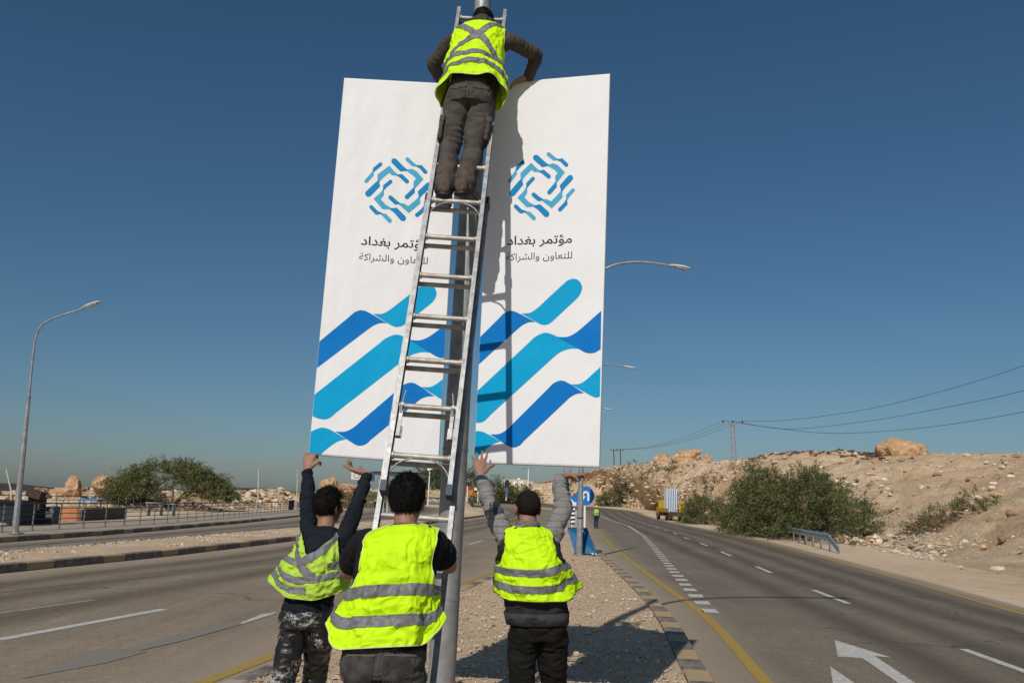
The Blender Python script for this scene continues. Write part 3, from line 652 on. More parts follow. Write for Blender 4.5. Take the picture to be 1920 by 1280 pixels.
def banner(corners, label, du=0.0, dv=0.0):
    BL, BR, TR, TL = corners
    X = (BR-BL+TR-TL).normalized(); Z = (TL-BL+TR-BR); Z = (Z-X*Z.dot(X)).normalized(); Y = Z.cross(X)      # Y away from camera
    root = empty('banner_board', BL); root.rotation_mode = 'QUATERNION'
    root.rotation_quaternion = Matrix((X, Y, Z)).transposed().to_quaternion()
    tag(root, label, 'banner', 'conference banners lifted onto the lamp post')
    wdt = (BR-BL).dot(X); hgt = ((TL-BL).dot(Z)+(TR-BR).dot(Z))/2; sx, sz = wdt/BW, hgt/BH
    def put(name, b, m): return link(bpy.data.objects.new(name, b.mesh(name, m)), root)
    # fabric sleeve: slightly cushioned edges
    b = MB(); e = .012; th = .045; ax0, ax1 = 0, wdt; tl = (TL-BL).dot(X); tr = (TR-BL).dot(X); zl = (TL-BL).dot(Z); zr = (TR-BL).dot(Z); zb = (BR-BL).dot(Z)
    out = [(0, 0), (wdt, zb), (tr, zr), (tl, zl)]; c = Vector((wdt/2, hgt/2))
    def inset(k): return [tuple(Vector(p)+(c-Vector(p)).normalized()*k*1.3) for p in out]
    rings = [(inset(e), 0.0), (inset(e*.3), .004), (out, e), (out, th-e), (inset(e), th)]
    vs = []; fs = []
    for rr, y in rings: vs += [(p[0], y, p[1]) for p in rr]
    for i in range(4):
        for k in range(4): fs.append((i*4+k, i*4+(k+1) % 4, (i+1)*4+(k+1) % 4, (i+1)*4+k))
    fs += [(0, 1, 2, 3), (19, 18, 17, 16)]; b.add(vs, fs); fb = put('fabric', b, F_WHITE)
    for z in (.25, hgt*.5, hgt-.25): b = MB(); b.box((wdt/2, th+.013, z), (wdt*.9, .025, .03)); put('back_rail', b, GALV)
    def sh(u, v):
        return (u*sx + (tl*(v/BH)), v*sz + zb*(u/BW)*(1-v/BH) + (zr-zl)*(u/BW)*(v/BH))
    for m, pts in RIB:
        pts = clip([(u+du, v+dv) for u, v in pts], (.004, .004), (BW-.004, BH-.004))
        b = MB(); b.add([(sh(u, v)[0], -.0012 if m == 'l' else -.0020, sh(u, v)[1]) for u, v in pts], [tuple(range(len(pts)))]); put('printed_ribbon', b, F_LIGHT if m == 'l' else F_DARK)
    for bars in LOGO:
        b = MB(); mm = []
        for k, (m, path) in enumerate(bars):
            pp = [(u+du, v+dv) for u, v in zp(stroke(path, k == 0, k == len(bars)-1), LO, LS)]
            b.add([(sh(u, v)[0], -.0012-.0005*(m == 'd'), sh(u, v)[1]) for u, v in pp], [tuple(range(len(pp)))], 0 if m == 'l' else 1)
        put('emblem_bar', b, [L_LIGHT, L_DARK])
    for (V_, F_, GL), bx, nm, mt in zip(TXT, TBOX, ('headline_letter', 'subtitle_letter'), (F_INK, F_INK2)):
        lo, hi = V_.min(0), V_.max(0); (u0, v0), (u1, v1) = bx
        Vn = []
        for x, y, z in V_:
            u = u0+(x-lo[0])/(hi[0]-lo[0])*(u1-u0); v = min(v0, v1)+(y-lo[1])/(hi[1]-lo[1])*abs(v1-v0); q = sh(u+du, v+dv); Vn.append((q[0], -.0012-z, q[1]))
        
        for s0, s1, g0, g1 in GL:
            b = MB(); b.add(Vn[s0:s1], [tuple(j-s0 for j in f) for f in F_[g0:g1]]); put(nm, b, mt)
    return root
def planar(bl, br, tl, trpx):
    n = (br-bl).cross(tl-bl); d = ray(*trpx); o = Vector((0, 0, CZ)); t = n.dot(bl-o)/n.dot(d); return o+d*t
lbl, lbr, ltl = P(578, 852, 6.27), P(822, 870, 6.27), P(645, 145, 6.43); ltr = planar(lbl, lbr, ltl, (864, 157))
rbl, rbr, rtl = P(888, 868, 6.30), P(1124, 876, 6.10), P(923, 156, 6.45); rtr = planar(rbl, rbr, rtl, (1144, 137))
banner((lbl, lbr, ltr, ltl), 'tall white banner with blue ribbons, left of the lamp post', .065, -.03)
banner((rbl, rbr, rtr, rtl), 'tall white banner with blue ribbons, right of the lamp post, holding the ladder shadow')

# ================================================================ LADDER
L_top = P(906, 20, 6.50); L_mid = P(791, 860, 5.10); Ld = (L_top-L_mid).normalized()
def pix_y(p):
    d = p-Vector((0, 0, CZ)); return 640-FPX*d.dot(_cu)/d.dot(_f0)
def z_at(py):                       # height on the ladder's centre line at an image row
    a, c = 0.0, 7.0
    for _ in range(40):
        m = (a+c)/2
        if pix_y(lad(m)) > py: a = m
        else: c = m
    return (a+c)/2
def lad(z): return L_mid+Ld*((z-L_mid.z)/Ld.z)
L_foot = lad(.13)
Lx = Vector((1, 0, 0)); Lx = (Lx-Ld*Lx.dot(Ld)).normalized(); Ln = Lx.cross(Ld)      # Ln points to the climber's side or away
if Ln.y > 0: Ln = -Ln
ladder = empty('extension_ladder', L_foot); tag(ladder, 'worn aluminium extension ladder leaning on the lamp post', 'ladder')
HWF, HWB = .190, .212
def rail(hw, sgn, p0, p1, off, name, wd=.028, dp=.072):
    a = p0+Lx*(sgn*hw)+Ln*off; c = p1+Lx*(sgn*hw)+Ln*off; b = MB()
    # I-section rail: web and two flanges
    b.beam(a, c, wd*.35, dp-.02, up=Ln); 
    for s_ in (-1, 1): b.beam(a+Ln*(s_*(dp/2-.005)), c+Ln*(s_*(dp/2-.005)), wd, .010, up=Ln)
    return b.build(name, ALU, ladder)
fly0, fly1 = lad(z_at(924)), L_top-Ld*.07
bas0, bas1 = L_foot, lad(z_at(374))
for s_ in (-1, 1):
    fr = rail(HWF, s_, fly0, fly1, .045, 'fly_rail')
    rail(HWB, s_, bas0, bas1, -.035, 'base_rail')
    b = MB(); b.beam(fly0+Lx*(s_*HWF)+Ln*.045-Ld*.03, fly0+Lx*(s_*HWF)+Ln*.045+Ld*.035, .036, .085, up=Ln); b.build('end_cap', mat('dark_cap', (.02, .035, .06), .5), ladder)
    b = MB(); b.beam(bas1+Lx*(s_*HWB)-Ln*.035-Ld*.02, bas1+Lx*(s_*HWB)-Ln*.035+Ld*.04, .04, .08, up=Ln); b.build('end_cap', BLACKP, ladder)
    b = MB(); b.beam(bas0+Lx*(s_*HWB)-Ln*.035-Ld*.03, bas0+Lx*(s_*HWB)-Ln*.035+Ld*.05, .06, .10, up=Ln); b.build('rubber_foot', BLACKP, ladder)
rz = [z_at(y) for y in (386, 457, 530, 607, 687, 780, 862)]
st_ = (rz[0]-rz[-1])/6
RUNG = mat('rung_aluminium', (.50, .47, .42), .5, .35, vscale=14, col2=(.30, .27, .22), bump=.15, bscale=50)
flyz = [rz[0]-st_*k for k in range(7)]
z = rz[0]+st_
while z < L_top.z-.1: flyz.append(z); z += st_
for z in flyz:
    c = lad(z)+Ln*.045; b = MB(); b.tube([c-Lx*HWF, c+Lx*HWF], .0175, 12); b.tube([c-Lx*(HWF-.012), c-Lx*(HWF-.03)], .024, 12); b.tube([c+Lx*(HWF-.03), c+Lx*(HWF-.012)], .024, 12); b.build('rung', RUNG, ladder)
z = rz[0]-.016; zz = []
while z > .3: zz.append(z); z -= st_
for z in zz:
    c = lad(z)-Ln*.035; b = MB(); b.tube([c-Lx*HWB, c+Lx*HWB], .0165, 12); b.build('base_rung', RUNG, ladder)
for z in (rz[0], rz[-1]):          # corner braces under two rungs
    c = lad(z)+Ln*.05
    for s_ in (-1, 1):
        b = MB(); a0 = c+Lx*(s_*.05)-Ld*.012; a2 = c+Lx*(s_*(HWF-.012))-Ld*.125; mid = a0.lerp(a2, .55)+Ld*.022+Lx*(s_*.012)
        b.tube([a0, a0.lerp(mid, .6)+Ld*.004, mid, mid.lerp(a2, .5)+Lx*(s_*.006), a2], .006, 6); b.build('brace', ALU, ladder)
for s_ in (-1, 1):                  # rung locks beside the lowest free rung
    c = lad(rz[5])+Ln*.06+Lx*(s_*(HWF-.035)); b = MB()
    b.beam(c-Ld*.17, c+Ld*.05, .022, .012, up=Ln); b.beam(c-Ld*.17-Ln*.02, c-Ld*.10-Ln*.02, .034, .03, up=Ln); b.tube([c+Ld*.05, c+Ld*.13+Ln*.01-Lx*(s_*.012)], .006, 6); b.tube([c-Ld*.02, c+Ld*.03+Ln*.012], .010, 6); b.build('rung_lock', ALU, ladder)
b = MB(); c = L_top-Ld*.20; b.beam(c-Lx*.20-Ln*.0, c+Lx*.20, .03, .035, up=Ln)
b.beam(c-Lx*.13+Vector((0, .0, 0)), c-Lx*.06, .05, .05, up=Ln); b.build('pole_strap', mat('teal_strap', (.01, .22, .30), .7), ladder)
# ================================================================ PEOPLE
X_, Y_, Z_ = Vector((1, 0, 0)), Vector((0, 1, 0)), Vector((0, 0, 1))
SKIN = mat('skin', (.28, .145, .09), .55, var=.12, vscale=20, bump=.15, bscale=90, spec=.35)
HAIR = mat('black_hair', (.008, .007, .006), .7, spec=.12)
HAIRB = mat('cropped_hair', (.014, .011, .009), .8, spec=.1)
REFL = mat('reflective_tape', (.155, .155, .16), .5, .0, var=.12, vscale=25, bump=.1, bscale=120)
def hivis(name, col):
    m = mat(name, col, .65, var=.07, vscale=6, bump=.5, bscale=28, spec=.15, bdist=.006)
    return m
HV = hivis('hi_vis_yellow', (.55, .86, .008)); HV2 = hivis('hi_vis_lime', (.40, .60, .06)); 
def cloth(name, col, var=.25, bump=.35, scale=9): return mat(name, col, .9, var=var, vscale=scale, bump=bump, bscale=300, spec=.12, bdist=.002)

def ell(b, c, r, M=None, n=14, m=10, mi=0):
    c = Vector(c); vs = []; fs = []
    for i in range(m+1):
        p = math.pi*i/m
        for k in range(n):
            a = 2*math.pi*k/n; q = Vector((r[0]*math.sin(p)*math.cos(a), r[1]*math.sin(p)*math.sin(a), r[2]*math.cos(p)))
            vs.append(c+(M@q if M is not None else q))
    for i in range(m):
        for k in range(n): fs.append((i*n+k, (i+1)*n+k, (i+1)*n+(k+1) % n, i*n+(k+1) % n))
    b.add(vs, fs, mi, True)
def limb(b, pts, rs, seg=14):
    pts = [Vector(p) for p in pts]; t0 = (pts[0]-pts[1]).normalized(); t1 = (pts[-1]-pts[-2]).normalized()
    P0 = [pts[0]+t0*rs[0]*k for k in (.98, .8, .45)]; R0 = [rs[0]*k for k in (.15, .6, .89)]
    P1 = [pts[-1]+t1*rs[-1]*k for k in (.45, .8, .98)]; R1 = [rs[-1]*k for k in (.89, .6, .15)]
    b.tube(P0+pts+P1, R0+list(rs)+R1, seg)
def bend(a, m, c, r0, rm, r1, n=6, soft=.35):     # limb path through a joint, slightly rounded
    pts = []; rs = []
    for k in range(n): f = k/n; pts.append(a.lerp(m, f)); rs.append(r0+(rm-r0)*f)
    for k in range(n+1): f = k/n; pts.append(m.lerp(c, f)); rs.append(rm+(r1-rm)*f)
    i = n; pts[i] = pts[i].lerp((pts[i-1]+pts[i+1])/2, soft)
    return pts, rs
def loft(b, rings, n=20):           # rings: (centre, right vec, forward vec)
    vs = []; fs = []
    for c, ax, ay in rings:
        for k in range(n):
            a = 2*math.pi*k/n; ca, sa = math.cos(a), math.sin(a); vs.append(c+ax*(abs(ca)**.85*(1 if ca > 0 else -1))+ay*(abs(sa)**.85*(1 if sa > 0 else -1)))
    for i in range(len(rings)-1):
        for k in range(n): fs.append((i*n+k, i*n+(k+1) % n, (i+1)*n+(k+1) % n, (i+1)*n+k))
    fs += [tuple(range(n))[::-1], tuple(range((len(rings)-1)*n, len(rings)*n))]; b.add(vs, fs, 0, True)
def remesh(b, voxel, it=4, fac=.5):
    me = b.mesh('tmp', SKIN); o = bpy.data.objects.new('tmp', me); sc.collection.objects.link(o)
    r = o.modifiers.new('r', 'REMESH'); r.mode = 'VOXEL'; r.voxel_size = voxel
    s_ = o.modifiers.new('s', 'SMOOTH'); s_.factor = fac; s_.iterations = it
    dg = bpy.context.evaluated_depsgraph_get(); m2 = bpy.data.meshes.new_from_object(o.evaluated_get(dg)); bpy.data.objects.remove(o); bpy.data.meshes.remove(me)
    return m2
def getco(me): c = np.empty(len(me.vertices)*3, np.float32); me.vertices.foreach_get('co', c); return c.reshape(-1, 3).astype(float)
def getno(me): c = np.empty(len(me.vertices)*3, np.float32); me.vertex_normals.foreach_get('vector', c); return c.reshape(-1, 3).astype(float)
def finish(me, name, mats, root, parent=None):
    me.materials.clear()
    for m in (mats if isinstance(mats, list) else [mats]): me.materials.append(m)
    me.polygons.foreach_set('use_smooth', np.full(len(me.polygons), True)); me.transform(local(root)); me.name = name; me.update()
    return link(bpy.data.objects.new(name, me), parent or root)
def wrinkle(me, segs, amp, freq, seed=0, along=1.2, amp2=.12):
    co = getco(me); no = getno(me); best = np.full(len(co), 1e9); ax = np.zeros_like(co)
    for a, c in segs:
        a = np.array(a); c = np.array(c); d = c-a; L = np.linalg.norm(d); d = d/L
        t = np.clip((co-a)@d, 0, L); q = a+t[:, None]*d; ds = np.linalg.norm(co-q, axis=1); k = ds < best; best[k] = ds[k]; ax[k] = d
    p = co*freq+ax*((co*ax).sum(1)*freq*along)[:, None]
    n1 = vnoise(p, seed); n2 = 1-np.abs(vnoise(p*1.55+5+.6*np.stack([n1]*3, 1), seed+9))*2
    d = amp*(n1*.75+np.maximum(n2, -.6)*.7-.2)+amp*amp2*vnoise(co*freq*2.6, seed+4)
    co += no*d[:, None]; me.vertices.foreach_set('co', co.astype(np.float32).ravel()); me.update()
def hand(b, w, fdir, pn, lat, curls=(20, 25, 20), spread=6, thumb=(35, 25), k=1.0):
    fdir = fdir.normalized(); pn = (pn-fdir*pn.dot(fdir)).normalized(); lt = fdir.cross(pn).normalized()
    if lt.dot(lat) < 0: lt = -lt
    def ring(d, wx, tz, o=0): return (w+fdir*d*k+pn*o*k, lt*wx*k, pn*tz*k)
    loft(b, [ring(-.03, .026, .020), ring(0, .028, .020), ring(.025, .036, .019), ring(.06, .043, .017), ring(.092, .044, .013), ring(.10, .040, .009)], 16)
    ell(b, w+(fdir*.035+lt*.026+pn*.008)*k, (.02*k, .02*k, .02*k), n=10, m=8)
    for j, (o, ln) in enumerate(((.033, .072), (.011, .080), (-.011, .074), (-.032, .058))):
        c = w+fdir*.088*k+lt*o*k; d = Quaternion(pn, R(spread*(1.5-j)*(1 if lt.cross(fdir).dot(pn) < 0 else -1)))@fdir; pts = [c-d*.012*k, c]
        ax = d.cross(pn); cu = curls[j] if isinstance(curls[0], (tuple, list)) else curls
        for f, an in zip((.45, .32, .25), cu): d = Quaternion(ax, R(an))@d; c = c+d*ln*f*k; pts.append(c)
        limb(b, pts, [.0098*k, .0102*k, .0092*k, .0084*k, .0068*k], 10)
    d = (fdir*.75+lt*.75+pn*.15).normalized(); c = w+(fdir*.018+lt*.026)*k; pts = [c]
    ax = d.cross(pn)
    for ln, an in ((.045, 0), (.034, thumb[0]), (.027, thumb[1])): d = Quaternion(ax, R(an))@d; c = c+d*ln*k; pts.append(c)
    limb(b, pts, [.015*k, .0125*k, .0108*k, .008*k], 10)
def head_parts(b, c, f, u, k=1.0):
    f = f.normalized(); r = f.cross(u).normalized(); u = r.cross(f); M = Matrix((r, f, u)).transposed()
    def e(p, rad, M2=None): ell(b, c+M@Vector(p)*k, [q*k for q in rad], M if M2 is None else M@M2)
    e((0, -.014, .030), (.074, .097, .086)); e((0, .028, -.028), (.062, .068, .085)); e((0, .055, -.092), (.032, .032, .024)); e((0, .035, -.07), (.053, .05, .035))
    e((0, .088, .018), (.048, .013, .011)); e((0, .096, -.064), (.021, .010, .009)); e((0, .093, -.034), (.016, .016, .010))
    limb(b, [c+M@Vector((0, .092, .012))*k, c+M@Vector((0, .112, -.028))*k], [.008*k, .013*k], 10)
    for s_ in (-1, 1):
        e((s_*.079, -.010, -.008), (.010, .020, .033), Matrix.Rotation(s_*.35, 3, 'Z')); e((s_*.080, -.004, -.034), (.009, .010, .013)); e((s_*.05, .055, -.025), (.018, .03, .025))
    return M
def add_hair(root, c, M, k, thick, strands, length, m, nape=-.062, seed=1, top=0.0):
    rng = np.random.default_rng(seed); n, mm = 40, 26; V = []; mask = []
    def pt(a, p, r):
        q = Vector((math.sin(p)*math.cos(a), math.sin(p)*math.sin(a), math.cos(p)))
        return Vector((0, -.014, .030))+Vector((q.x*(.074+r), q.y*(.097+r), q.z*(.086+r+top*max(0, q.z))))
    def inside(q):
        side = abs(q.x)/.075; zmin = nape if q.y < -.035 else (nape+(.0-nape)*min(1, (q.y+.035)/.03) if q.y < -.005 else (-.02 if q.y < .025 and side > .7 else .055+.02*side))
        return q.z > zmin
    for i in range(mm+1):
        p = math.pi*i/mm
        for j in range(n):
            a = 2*math.pi*j/n; q = pt(a, p, thick); ins = inside(pt(a, p, 0)); V.append(c+M@(q if ins else pt(a, p, -.012))*k); mask.append(ins)
    F = [(i*n+j, (i+1)*n+j, (i+1)*n+(j+1) % n, i*n+(j+1) % n) for i in range(mm) for j in range(n)]
    b = MB(); b.add(V, F, 0, True); me = b.mesh('hair', m); co = getco(me); me.update()
    co += getno(me)*(thick*.55*fbm(co*45, 3, seed))[:, None]; me.vertices.foreach_set('co', co.astype(np.float32).ravel())
    ho = finish(me, 'hair', m, root)
    SV = []; SF = []
    cnt = 0
    while cnt < strands:
        a = rng.uniform(0, 6.283); p = math.acos(rng.uniform(-.75, 1)); q0 = pt(a, p, 0)
        if not inside(q0+Vector((0, 0, .006*rng.normal()))): continue
        q = pt(a, p, thick*rng.uniform(.5, 1.0)); nr = (q-Vector((0, -.014, .03))).normalized(); dn = Vector((0, -.25, -1))-nr*(Vector((0, -.25, -1)).dot(nr)); dn = dn.normalized() if dn.length > .05 else Vector((0, -1, 0))
        d = (nr*rng.uniform(.25, .8)+dn*.8+Vector(rng.normal(size=3))*.35).normalized(); L = length*rng.uniform(.6, 1.25); sd = d.cross(nr)
        sd = (sd.normalized() if sd.length > .01 else Vector((1, 0, 0)))*.0011
        e1 = q+d*L*.5; e2 = e1+(d+dn*.5).normalized()*L*.5; s0 = len(SV)
        SV += [tuple(c+M@x*k) for x in (q-sd, q+sd, e1+sd*.8, e1-sd*.8, e2)]; SF += [(s0, s0+1, s0+2), (s0, s0+2, s0+3), (s0+3, s0+2, s0+4)]; cnt += 1
    me = npmesh('hair_strands', np.array(SV), np.array(SF), m, False); me.transform(local(root)); tag(link(bpy.data.objects.new('hair_strands', me), ho), kind='stuff')
def shoe(b, an, fd, up=None, k=1.0, sole=False):
    fd = fd.normalized(); up = (Z_ if up is None else up); r = fd.cross(up).normalized(); up = r.cross(fd)
    s0 = an-up*.07*k; fd = fd*k; r = r*k; uk = up*k
    if sole:
        loft(b, [(s0-fd*.092-uk*.004, r*.026, uk*.012), (s0-fd*.075-uk*.006, r*.042, uk*.016), (s0-fd*.02-uk*.005, r*.044, uk*.016), (s0+fd*.03-uk*.002, r*.042, uk*.011), (s0+fd*.12-uk*.004, r*.054, uk*.013), (s0+fd*.18-uk*.002, r*.044, uk*.013), (s0+fd*.205, r*.02, uk*.011)], 18); return
    loft(b, [(s0-fd*.080+uk*.038, r*.024, uk*.030), (s0-fd*.068+uk*.045, r*.034, uk*.046), (s0-fd*.03+uk*.05, r*.040, uk*.055), (s0+fd*.02+uk*.045, r*.041, uk*.05), (s0+fd*.07+uk*.034, r*.045, uk*.038), (s0+fd*.13+uk*.025, r*.048, uk*.029), (s0+fd*.175+uk*.02, r*.040, uk*.023), (s0+fd*.192+uk*.018, r*.02, uk*.015)], 16)
    limb(b, [an-up*.03, an+up*.06], [.045*k, .047*k])

def build_person(J, label, o):
    """one continuous body plus clothing; joints are world points"""
    base = Vector((J['pelvis'].x, J['pelvis'].y, o.get('base_z', .12))); root = empty('person', base); tag(root, label, 'person', o.get('group'))
    Rt = (J['shR']-J['shL']).normalized(); Rp = (J['hipR']-J['hipL']).normalized()
    up = (J['neck']-J['pelvis']).normalized(); Ft = up.cross(Rt).normalized(); Fp = up.cross(Rp).normalized()
    w = o.get('w', 1.0); vox = o.get('vox', .007)
    pe, ch, ne = J['pelvis'], J['chest'], J['neck']
    def torso(b, inf, lo=-.06, hi=True, belly=0.0):
        wa = pe.lerp(ch, .5)
        R_ = [(pe+up*lo, Rp*(.155*w+inf), Fp*(.105*w+inf)), (pe+up*.02, Rp*(.168*w+inf), Fp*(.118*w+inf)), (pe.lerp(wa, .6), Rp*(.155*w+inf), Fp*(.112*w+inf+belly)), (wa.lerp(ch, .3), Rt*(.152*w+inf), Ft*(.112*w+inf+belly)), (ch, Rt*(.170*w+inf), Ft*(.120*w+inf)),
              (ch.lerp(ne, .45), Rt*(.178*w+inf), Ft*(.115*w+inf)), (ch.lerp(ne, .75), Rt*(.150*w+inf), Ft*(.092*w+inf)), (ch.lerp(ne, .95), Rt*(.095*w+inf), Ft*(.070+inf))]
        if hi: R_.append((ne+up*.015, Rt*(.062+inf*.6), Ft*(.062+inf*.6)))
        loft(b, R_)
    def arm(b, s, inf, cut=1.0, sh=True):
        a, e, wr = J['sh'+s], J['el'+s], J['wr'+s]; i0 = min(inf, .010)
        if cut < 0:
            m = a.lerp(e, 1+cut); pts = [a.lerp(m, k/5) for k in range(6)]; rs = [.054*w+i0+(inf-i0)*k/5-.008*k/5 for k in range(6)]
        else:
            m = e.lerp(wr, cut); pts, rs = bend(a, e, m, .054*w+i0, .043*w+inf, (.043-.014*cut)*w+inf)
        if sh: pts = [a.lerp(ch, .3)]+pts; rs = [.058*w+i0]+rs
        if cut < 0: e = m; m = a.lerp(e, 1.01)+X_*.001
        limb(b, pts, rs)
        return (a, e), (e, m)
    def leg(b, s, inf, flare=0.0):
        h, kn, an = J['hip'+s], J['kn'+s], J['an'+s]; an = kn.lerp(an, o.get('hem', .93)) if inf > 0 else an; pts, rs = bend(h, kn, an, .088*w+inf, .060+inf, .043+inf+flare); limb(b, pts, rs, 16); return (h, kn), (kn, an)
    # ---- body
    b = MB(); torso(b, -.004); M = head_parts(b, J['head'], J['face'], J.get('hup', Z_), o.get('hk', 1.0))
    Mm = M
    limb(b, [ne-up*.02, ne.lerp(J['head']+M@Vector((0, -.02, -.05)), .5), J['head']+M@Vector((0, -.022, -.04))], [.062, .057, .058])
    for s in 'LR': arm(b, s, -.004); leg(b, s, -.006)
    for s in 'LR':
        hd = o['hand'+s]; hand(b, J['wr'+s]+hd[0].normalized()*.012, *hd)
        shoe(b, J['an'+s], o['foot'+s])
    body = finish(remesh(b, vox, 3, .45), 'body', SKIN, root)
    for s_ in (-1, 1):
        eb = MB(); ell(eb, J['head']+M@Vector((s_*.031, .082, -.002)), (.012, .012, .012), n=10, m=8); eb.build('eye', mat('eye', (.25, .22, .2), .2), root)
    # ---- trousers
    b = MB(); segs = []
    loft(b, [(pe-up*.10, Rp*(.15*w+.012), Fp*(.11*w+.012)), (pe-up*.03, Rp*(.172*w+.012), Fp*(.122*w+.014)), (pe+up*.04, Rp*(.165*w+.012), Fp*(.115*w+.012)), (pe+up*o.get('waist', .09), Rp*(.158*w+.012), Fp*(.11*w+.012))])
    for s in 'LR': segs += list(leg(b, s, .016, o.get('flare', .018)))
    for s in 'LR': ell(b, J['hip'+s]-Fp*.045+up*.03, (.085*w, .085*w, .095*w))
    segs.append((pe, pe+up*.1))
    tm = remesh(b, vox, 4, .5); wrinkle(tm, segs, o.get('twr', .011), 8, o.get('seed', 1), 1.2); tr = finish(tm, 'trousers', o['trousers'], root)
    # ---- shirt with sleeves
    b = MB(); torso(b, .014, o.get('shirt_lo', -.04), True, o.get('belly', 0)); segs = []
    for s in 'LR': segs += list(arm(b, s, o.get('slv', .013), o.get('sleeve'+s, o.get('sleeve', 1.0))))
    segs.append((pe, ne)); sm = remesh(b, vox, 4, .5); wrinkle(sm, segs, o.get('swr', .008), 9.5, o.get('seed', 1)+5, 2.0); shirt = finish(sm, 'shirt', o['shirt'], root)
    # ---- shoes
    for s in 'LR':
        b = MB(); an = J['an'+s]; fd = o['foot'+s]; sk = o.get('shoek', 1.0); shoe(b, an, fd, None, sk); me = remesh(b, .007, 2); c_ = getco(me)+getno(me)*.009; me.vertices.foreach_set('co', c_.astype(np.float32).ravel()); so_ = finish(me, 'shoe', o.get('shoe', mat('dark_shoe', (.03, .025, .02), .6)), root); b = MB(); shoe(b, an-Z_*.006, fd, None, sk, True); b.build('sole', BLACKP, so_)
    # ---- hair
    add_hair(root, J['head'], M, o.get('hk', 1.0), *o['hair'])
    return root, dict(Rt=Rt, Rp=Rp, Ft=Ft, Fp=Fp, up=up, shirt=shirt, trousers=tr, M=M)

